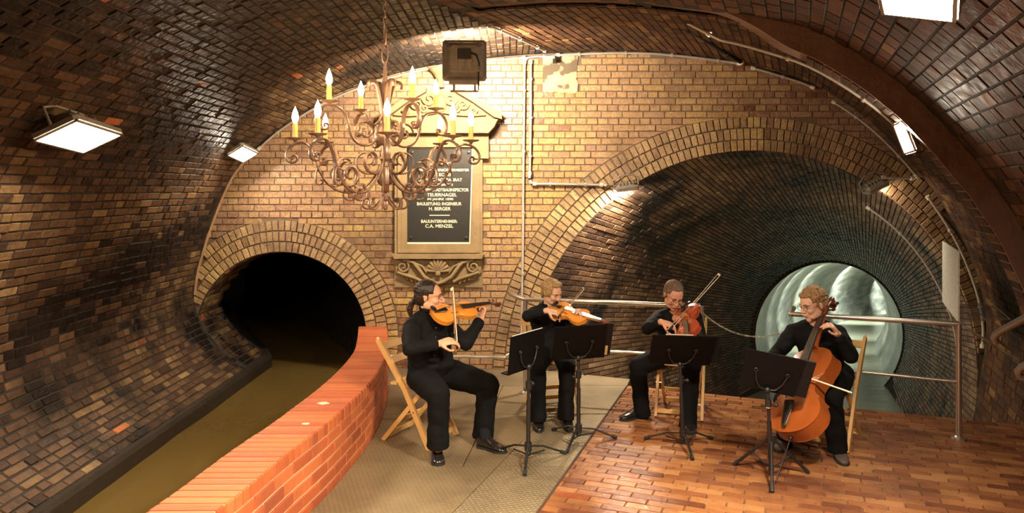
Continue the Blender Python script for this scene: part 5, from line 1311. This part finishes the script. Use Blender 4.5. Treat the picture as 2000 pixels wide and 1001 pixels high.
def cutface(c, R, S, fn):
    """drop hair vertices that lie in front of the hairline: pull them inside the skull"""
    Ri = R.inverted()
    def f(p, n):
        q = Ri@(p-V(c))/S
        if fn(q): return p-n*.03*S if False else V(c)+R@(V((q.x*.80, q.y*.80, q.z*.86+.004))*S)
        return p
    return f

# --- the ponytailed violinist -------------------------------------------------
fw1 = V((.89, -.46, 0)).normalized()
J1 = dict(pel=(-.625, 5.66, .53), fwd=fw1, hipR=(-.68, 5.57, .515), hipL=(-.555, 5.75, .52), knR=at(856, 770, 5.22), knL=at(953, 752, 5.58), anR=at(856, 868, 5.24)+V((0, 0, .02)), anL=at(943, 845, 5.6),
          neck=at(833, 617, 5.56), shR=at(806, 640, 5.43), shL=at(872, 638, 5.72), head=at(838, 580, 5.53), elR=at(801, 680, 5.16), wrR=at(856, 671, 5.27), elL=at(909, 668, 5.5), wrL=at(940, 623, 5.68))
hR = V(J1['wrR']); hL = V(J1['wrL'])
p1, R1, g1_ = person(J1, 'ponytailed man in black shirt playing a violin beside the brick parapet', SKIN, CLOTH, 1.0, torso=(.17, .14, .19, .155, .185, .13), sleeve=1.12,
    hands=[((hR, (V(BOW1[0])-hR)+V((.03, 0, .03)), (.1, .5, -.85), -1), dict(curls=(.5, .55, .6, .6), thumb=(.5, .3))),
           ((hL, (.25, .1, .96), (-.75, -.35, .1), -1), dict(curls=(1.0, 1.05, 1.1, 1.1), thumb=(.3, .2)))],
    shoes=dict(R=(at(852, 886, 5.33), flo(857, 910)), L=(flo(934, 872), flo(988, 885))), face=(.96, -.12, -.10), tilt=.0, headargs=dict(nose=1.08, jaw=1.12), seed=3, legw=1.12)
H1 = hairmat('dark_brown_hair', (.012, .006, .004), (.035, .018, .010), .4)
m = MB(); c = J1['head']; hair_blob(m, c, R1, 1.0, [((0, -.022, .045), (.083, .098, .086)), ((0, -.05, .0), (.074, .066, .075)), ((0, -.10, -.03), (.03, .025, .03))])
m.tube([V(c)+R1@V(q) for q in ((0, -.10, -.03), (0, -.128, -.06), (0, -.135, -.11), (0, -.125, -.155), (.005, -.115, -.18))], [.02, .024, .022, .015, .006], 12)
fuse(m, 'hair', H1, p1, .005, 3, disp=folds(2, .004, 40), sculpt=cutface(c, R1, 1.0, lambda q: q.y > .045 and q.z < .115-.3*max(0, q.y-.05) or (q.y > .012 and q.z < .035) or (q.y > -.022 and q.z < -.02 and q.z > -.12)))
m = MB()
for k in range(4): q = at(852-k*1.0, 640+k*18, 5.42); m.ell(q, (.0055,)*3, n=8, m=6)
q = m.build('shirt_buttons', flat('dark_button', (.05, .045, .045), .3), None, smooth=True); q.parent = p1; q.matrix_parent_inverse = p1.matrix_world.inverted(); q['kind'] = 'stuff'
bow('upright bow in the right hand of the ponytailed violinist', BOW1[0], BOW1[1], (.6, .8, 0))

# --- the blonde violinist -------------------------------------------------------
fw2 = V((.26, -.97, 0)).normalized()
J2 = dict(pel=(.345, 6.45, .53), fwd=fw2, hipR=(.26, 6.42, .515), hipL=(.435, 6.46, .515), knR=at(1051, 716, 6.08), knL=at(1107, 718, 6.1), anR=at(1051, 815, 6.0), anL=at(1105, 811, 6.04),
          neck=at(1070, 604, 6.42), shR=at(1044, 614, 6.40), shL=at(1101, 612, 6.42), head=at(1078, 571, 6.36), elR=at(1029, 617, 6.17), wrR=at(1068, 606, 6.05), elL=at(1120, 655, 6.2), wrL=at(1134, 630, 6.04))
BOW2 = (at(1094, 612, 6.06), at(1139, 561, 6.56))
hR = V(J2['wrR']); hL = V(J2['wrL'])
p2, R2_, g2 = person(J2, 'blonde woman in dark knit top playing a violin before the railing', SKIN2, KNIT, .93, torso=(.15, .105, .14, .09, .155, .10), sleeve=.95,
    hands=[((hR, (.9, 0, -.22), (.2, .3, -.9), -1), dict(curls=(.55, .6, .6, .6), thumb=(.5, .3), S=.9)),
           ((hL, (.15, -.1, .95), (-.8, .2, .3), -1), dict(curls=(.9, .95, 1.0, 1.05), thumb=(.3, .2), S=.9))],
    shoes=dict(R=(flo(1050, 812), flo(1053, 845)), L=(flo(1102, 808), flo(1112, 843))), face=(.62, -.66, -.38), tilt=.12, headargs=dict(slim=.92, jaw=.85, nose=.95), seed=9, brow=(.25, .14, .06), lip=(.5, .2, .16))
H2 = hairmat('blonde_hair', (.28, .16, .055), (.52, .34, .14), .4)
m = MB(); c = J2['head']; hair_blob(m, c, R2_, .93, [((0, -.02, .044), (.081, .100, .088)), ((0, -.05, .0), (.070, .064, .07)), ((0, -.118, .01), (.040, .034, .040)), ((.0, -.1, -.05), (.034, .022, .05)), ((.066, .005, .01), (.016, .045, .045)), ((-.066, .005, .01), (.016, .045, .045)), ((0, .035, .105), (.055, .045, .022))])
fuse(m, 'hair', H2, p2, .005, 3, disp=folds(4, .003, 35), sculpt=cutface(c, R2_, .93, lambda q: (q.y > .05 and q.z < .104-.5*abs(q.x)) or (q.y > .04 and q.z < .03) or (q.y > -.005 and q.z < -.015 and q.z > -.12)))
bow('slanting bow of the blonde violinist', BOW2[0], BOW2[1], (.3, .4, -.8))

# --- the viola player -----------------------------------------------------------
fw3 = V((-.32, -.95, 0)).normalized()
J3 = dict(pel=(1.45, 6.40, .53), fwd=fw3, hipR=(1.36, 6.42, .515), hipL=(1.54, 6.36, .515), knR=at(1246, 716, 6.22), knL=at(1349, 722, 5.96), anR=at(1254, 803, 6.26), anL=at(1344, 825, 5.98),
          neck=at(1319, 612, 6.36), shR=at(1288, 622, 6.38), shL=at(1356, 620, 6.34), head=at(1315, 577, 6.26), elR=at(1264, 641, 6.14), wrR=at(1291, 628, 5.98), elL=at(1368, 660, 6.15), wrL=at(1356, 660, 5.90))
BOW3 = (at(1312, 634, 5.93), at(1403, 534, 6.44))
hR = V(J3['wrR']); hL = V(J3['wrL'])
p3, R3_, g3 = person(J3, 'short-haired man with glasses in black looking down while playing a viola', SKIN3, CLOTH, 1.0, torso=(.165, .12, .17, .12, .18, .115), sleeve=1.05,
    hands=[((hR, (.85, -.1, -.25), (.2, .3, -.9), -1), dict(curls=(.5, .55, .55, .6), thumb=(.5, .3))),
           ((hL, (-.35, .05, .6), (-.5, .4, -.5), 1), dict(curls=(.8, .9, .95, 1.0), thumb=(.3, .2)))],
    shoes=dict(R=(flo(1264, 810), flo(1212, 821)), L=(flo(1343, 826), flo(1350, 850))), face=(.14, -.80, -.50), tilt=-.06, headargs=dict(jaw=1.1), seed=14, brow=(.10, .06, .035))
H3 = hairmat('short_brown_hair', (.08, .045, .025), (.19, .115, .065), .6)
m = MB(); c = J3['head']; hair_blob(m, c, R3_, 1.0, [((0, -.02, .044), (.081, .099, .086)), ((0, -.045, .0), (.076, .066, .07))])
fuse(m, 'hair', H3, p3, .005, 3, disp=folds(6, .003, 50), sculpt=cutface(c, R3_, 1.0, lambda q: (q.y > .045 and q.z < .09) or (q.y > .02 and q.z < .045) or (q.y > -.02 and q.z < -.0 and q.z > -.12) or q.z < -.05))
glasses(c, R3_, 1.0, p3)
bow('long bow of the viola player rising to the upper right', BOW3[0], BOW3[1], (.3, -.2, -.7), mat=flat('pale_bow_wood', (.42, .26, .14), .4))

# --- the cellist ------------------------------------------------------------------
fw4 = V((-.64, -.77, 0)).normalized()
J4 = dict(pel=(2.40, 5.68, .53), fwd=fw4, hipR=(2.33, 5.74, .515), hipL=(2.48, 5.61, .515), knR=at(1532, 782, 5.47), knL=at(1624, 772, 5.26), anR=at(1536, 848, 5.46), anL=at(1636, 868, 5.32),
          neck=at(1594, 634, 5.62), shR=at(1551, 650, 5.72), shL=at(1636, 653, 5.55), head=at(1588, 596, 5.56), elR=at(1517, 690, 5.62), wrR=at(1512, 698, 5.38), elL=at(1661, 694, 5.38), wrL=at(1636, 652, 5.36))
BOW4 = (at(1500, 711, 5.28), at(1661, 767, 4.96))
hR = V(J4['wrR']); hL = V(J4['wrL'])
p4, R4_, g4 = person(J4, 'curly-haired man with glasses in black jacket playing the cello at the right', SKIN2, CLOTH, 1.0, torso=(.16, .115, .165, .11, .18, .115), sleeve=1.08, jacket='jacket',
    hands=[((hR, (.1, -.75, -.55), (.55, .3, -.7), -1), dict(curls=(.5, .55, .6, .6), thumb=(.5, .3))),
           ((hL, (-.55, -.30, .70), (-.45, .35, -.75), 1), dict(curls=(.6, .65, .75, .85), thumb=(.3, .2)))],
    shoes=dict(R=(flo(1540, 866), flo(1519, 883)), L=(flo(1628, 876), flo(1650, 910))), shoe_mat=LEATH2, face=(-.92, -.30, -.28), tilt=.05, headargs=dict(slim=.95), seed=21, collar=False, brow=(.30, .17, .08))
H4 = hairmat('curly_sandy_hair', (.20, .10, .04), (.46, .27, .12), .6)
m = MB(); c = J4['head']; hair_blob(m, c, R4_, .97, [((0, -.022, .048), (.084, .100, .086)), ((0, -.05, .0), (.078, .066, .066)), ((0, .045, .092), (.058, .04, .028))])
random.seed(5)
for k in range(150):
    a, b_ = random.uniform(0, 2*pi), random.uniform(-.1, 1.5); q = V((.087*cos(a)*cos(b_), -.022+.102*sin(a)*cos(b_), .05+.092*sin(b_)))
    if q.y > .055 and q.z < .10: continue
    if q.y > .0 and q.z < .03: continue
    r_ = random.uniform(.009, .014); m.ell(V(c)+R4_@(q*.96), (r_, r_, r_), n=8, m=6)
fuse(m, 'hair', H4, p4, .005, 1, disp=folds(8, .005, 60), sculpt=cutface(c, R4_, 1.0, lambda q: (q.y > .05 and q.z < .088) or (q.y > .02 and q.z < .04) or (q.y > -.015 and q.z < -.0 and q.z > -.12) or q.z < -.06))
glasses(c, R4_, 1.0, p4)
# jacket skirt over the left thigh
bow('bow drawn across the cello strings', BOW4[0], BOW4[1], (-.5, -.6, .5))
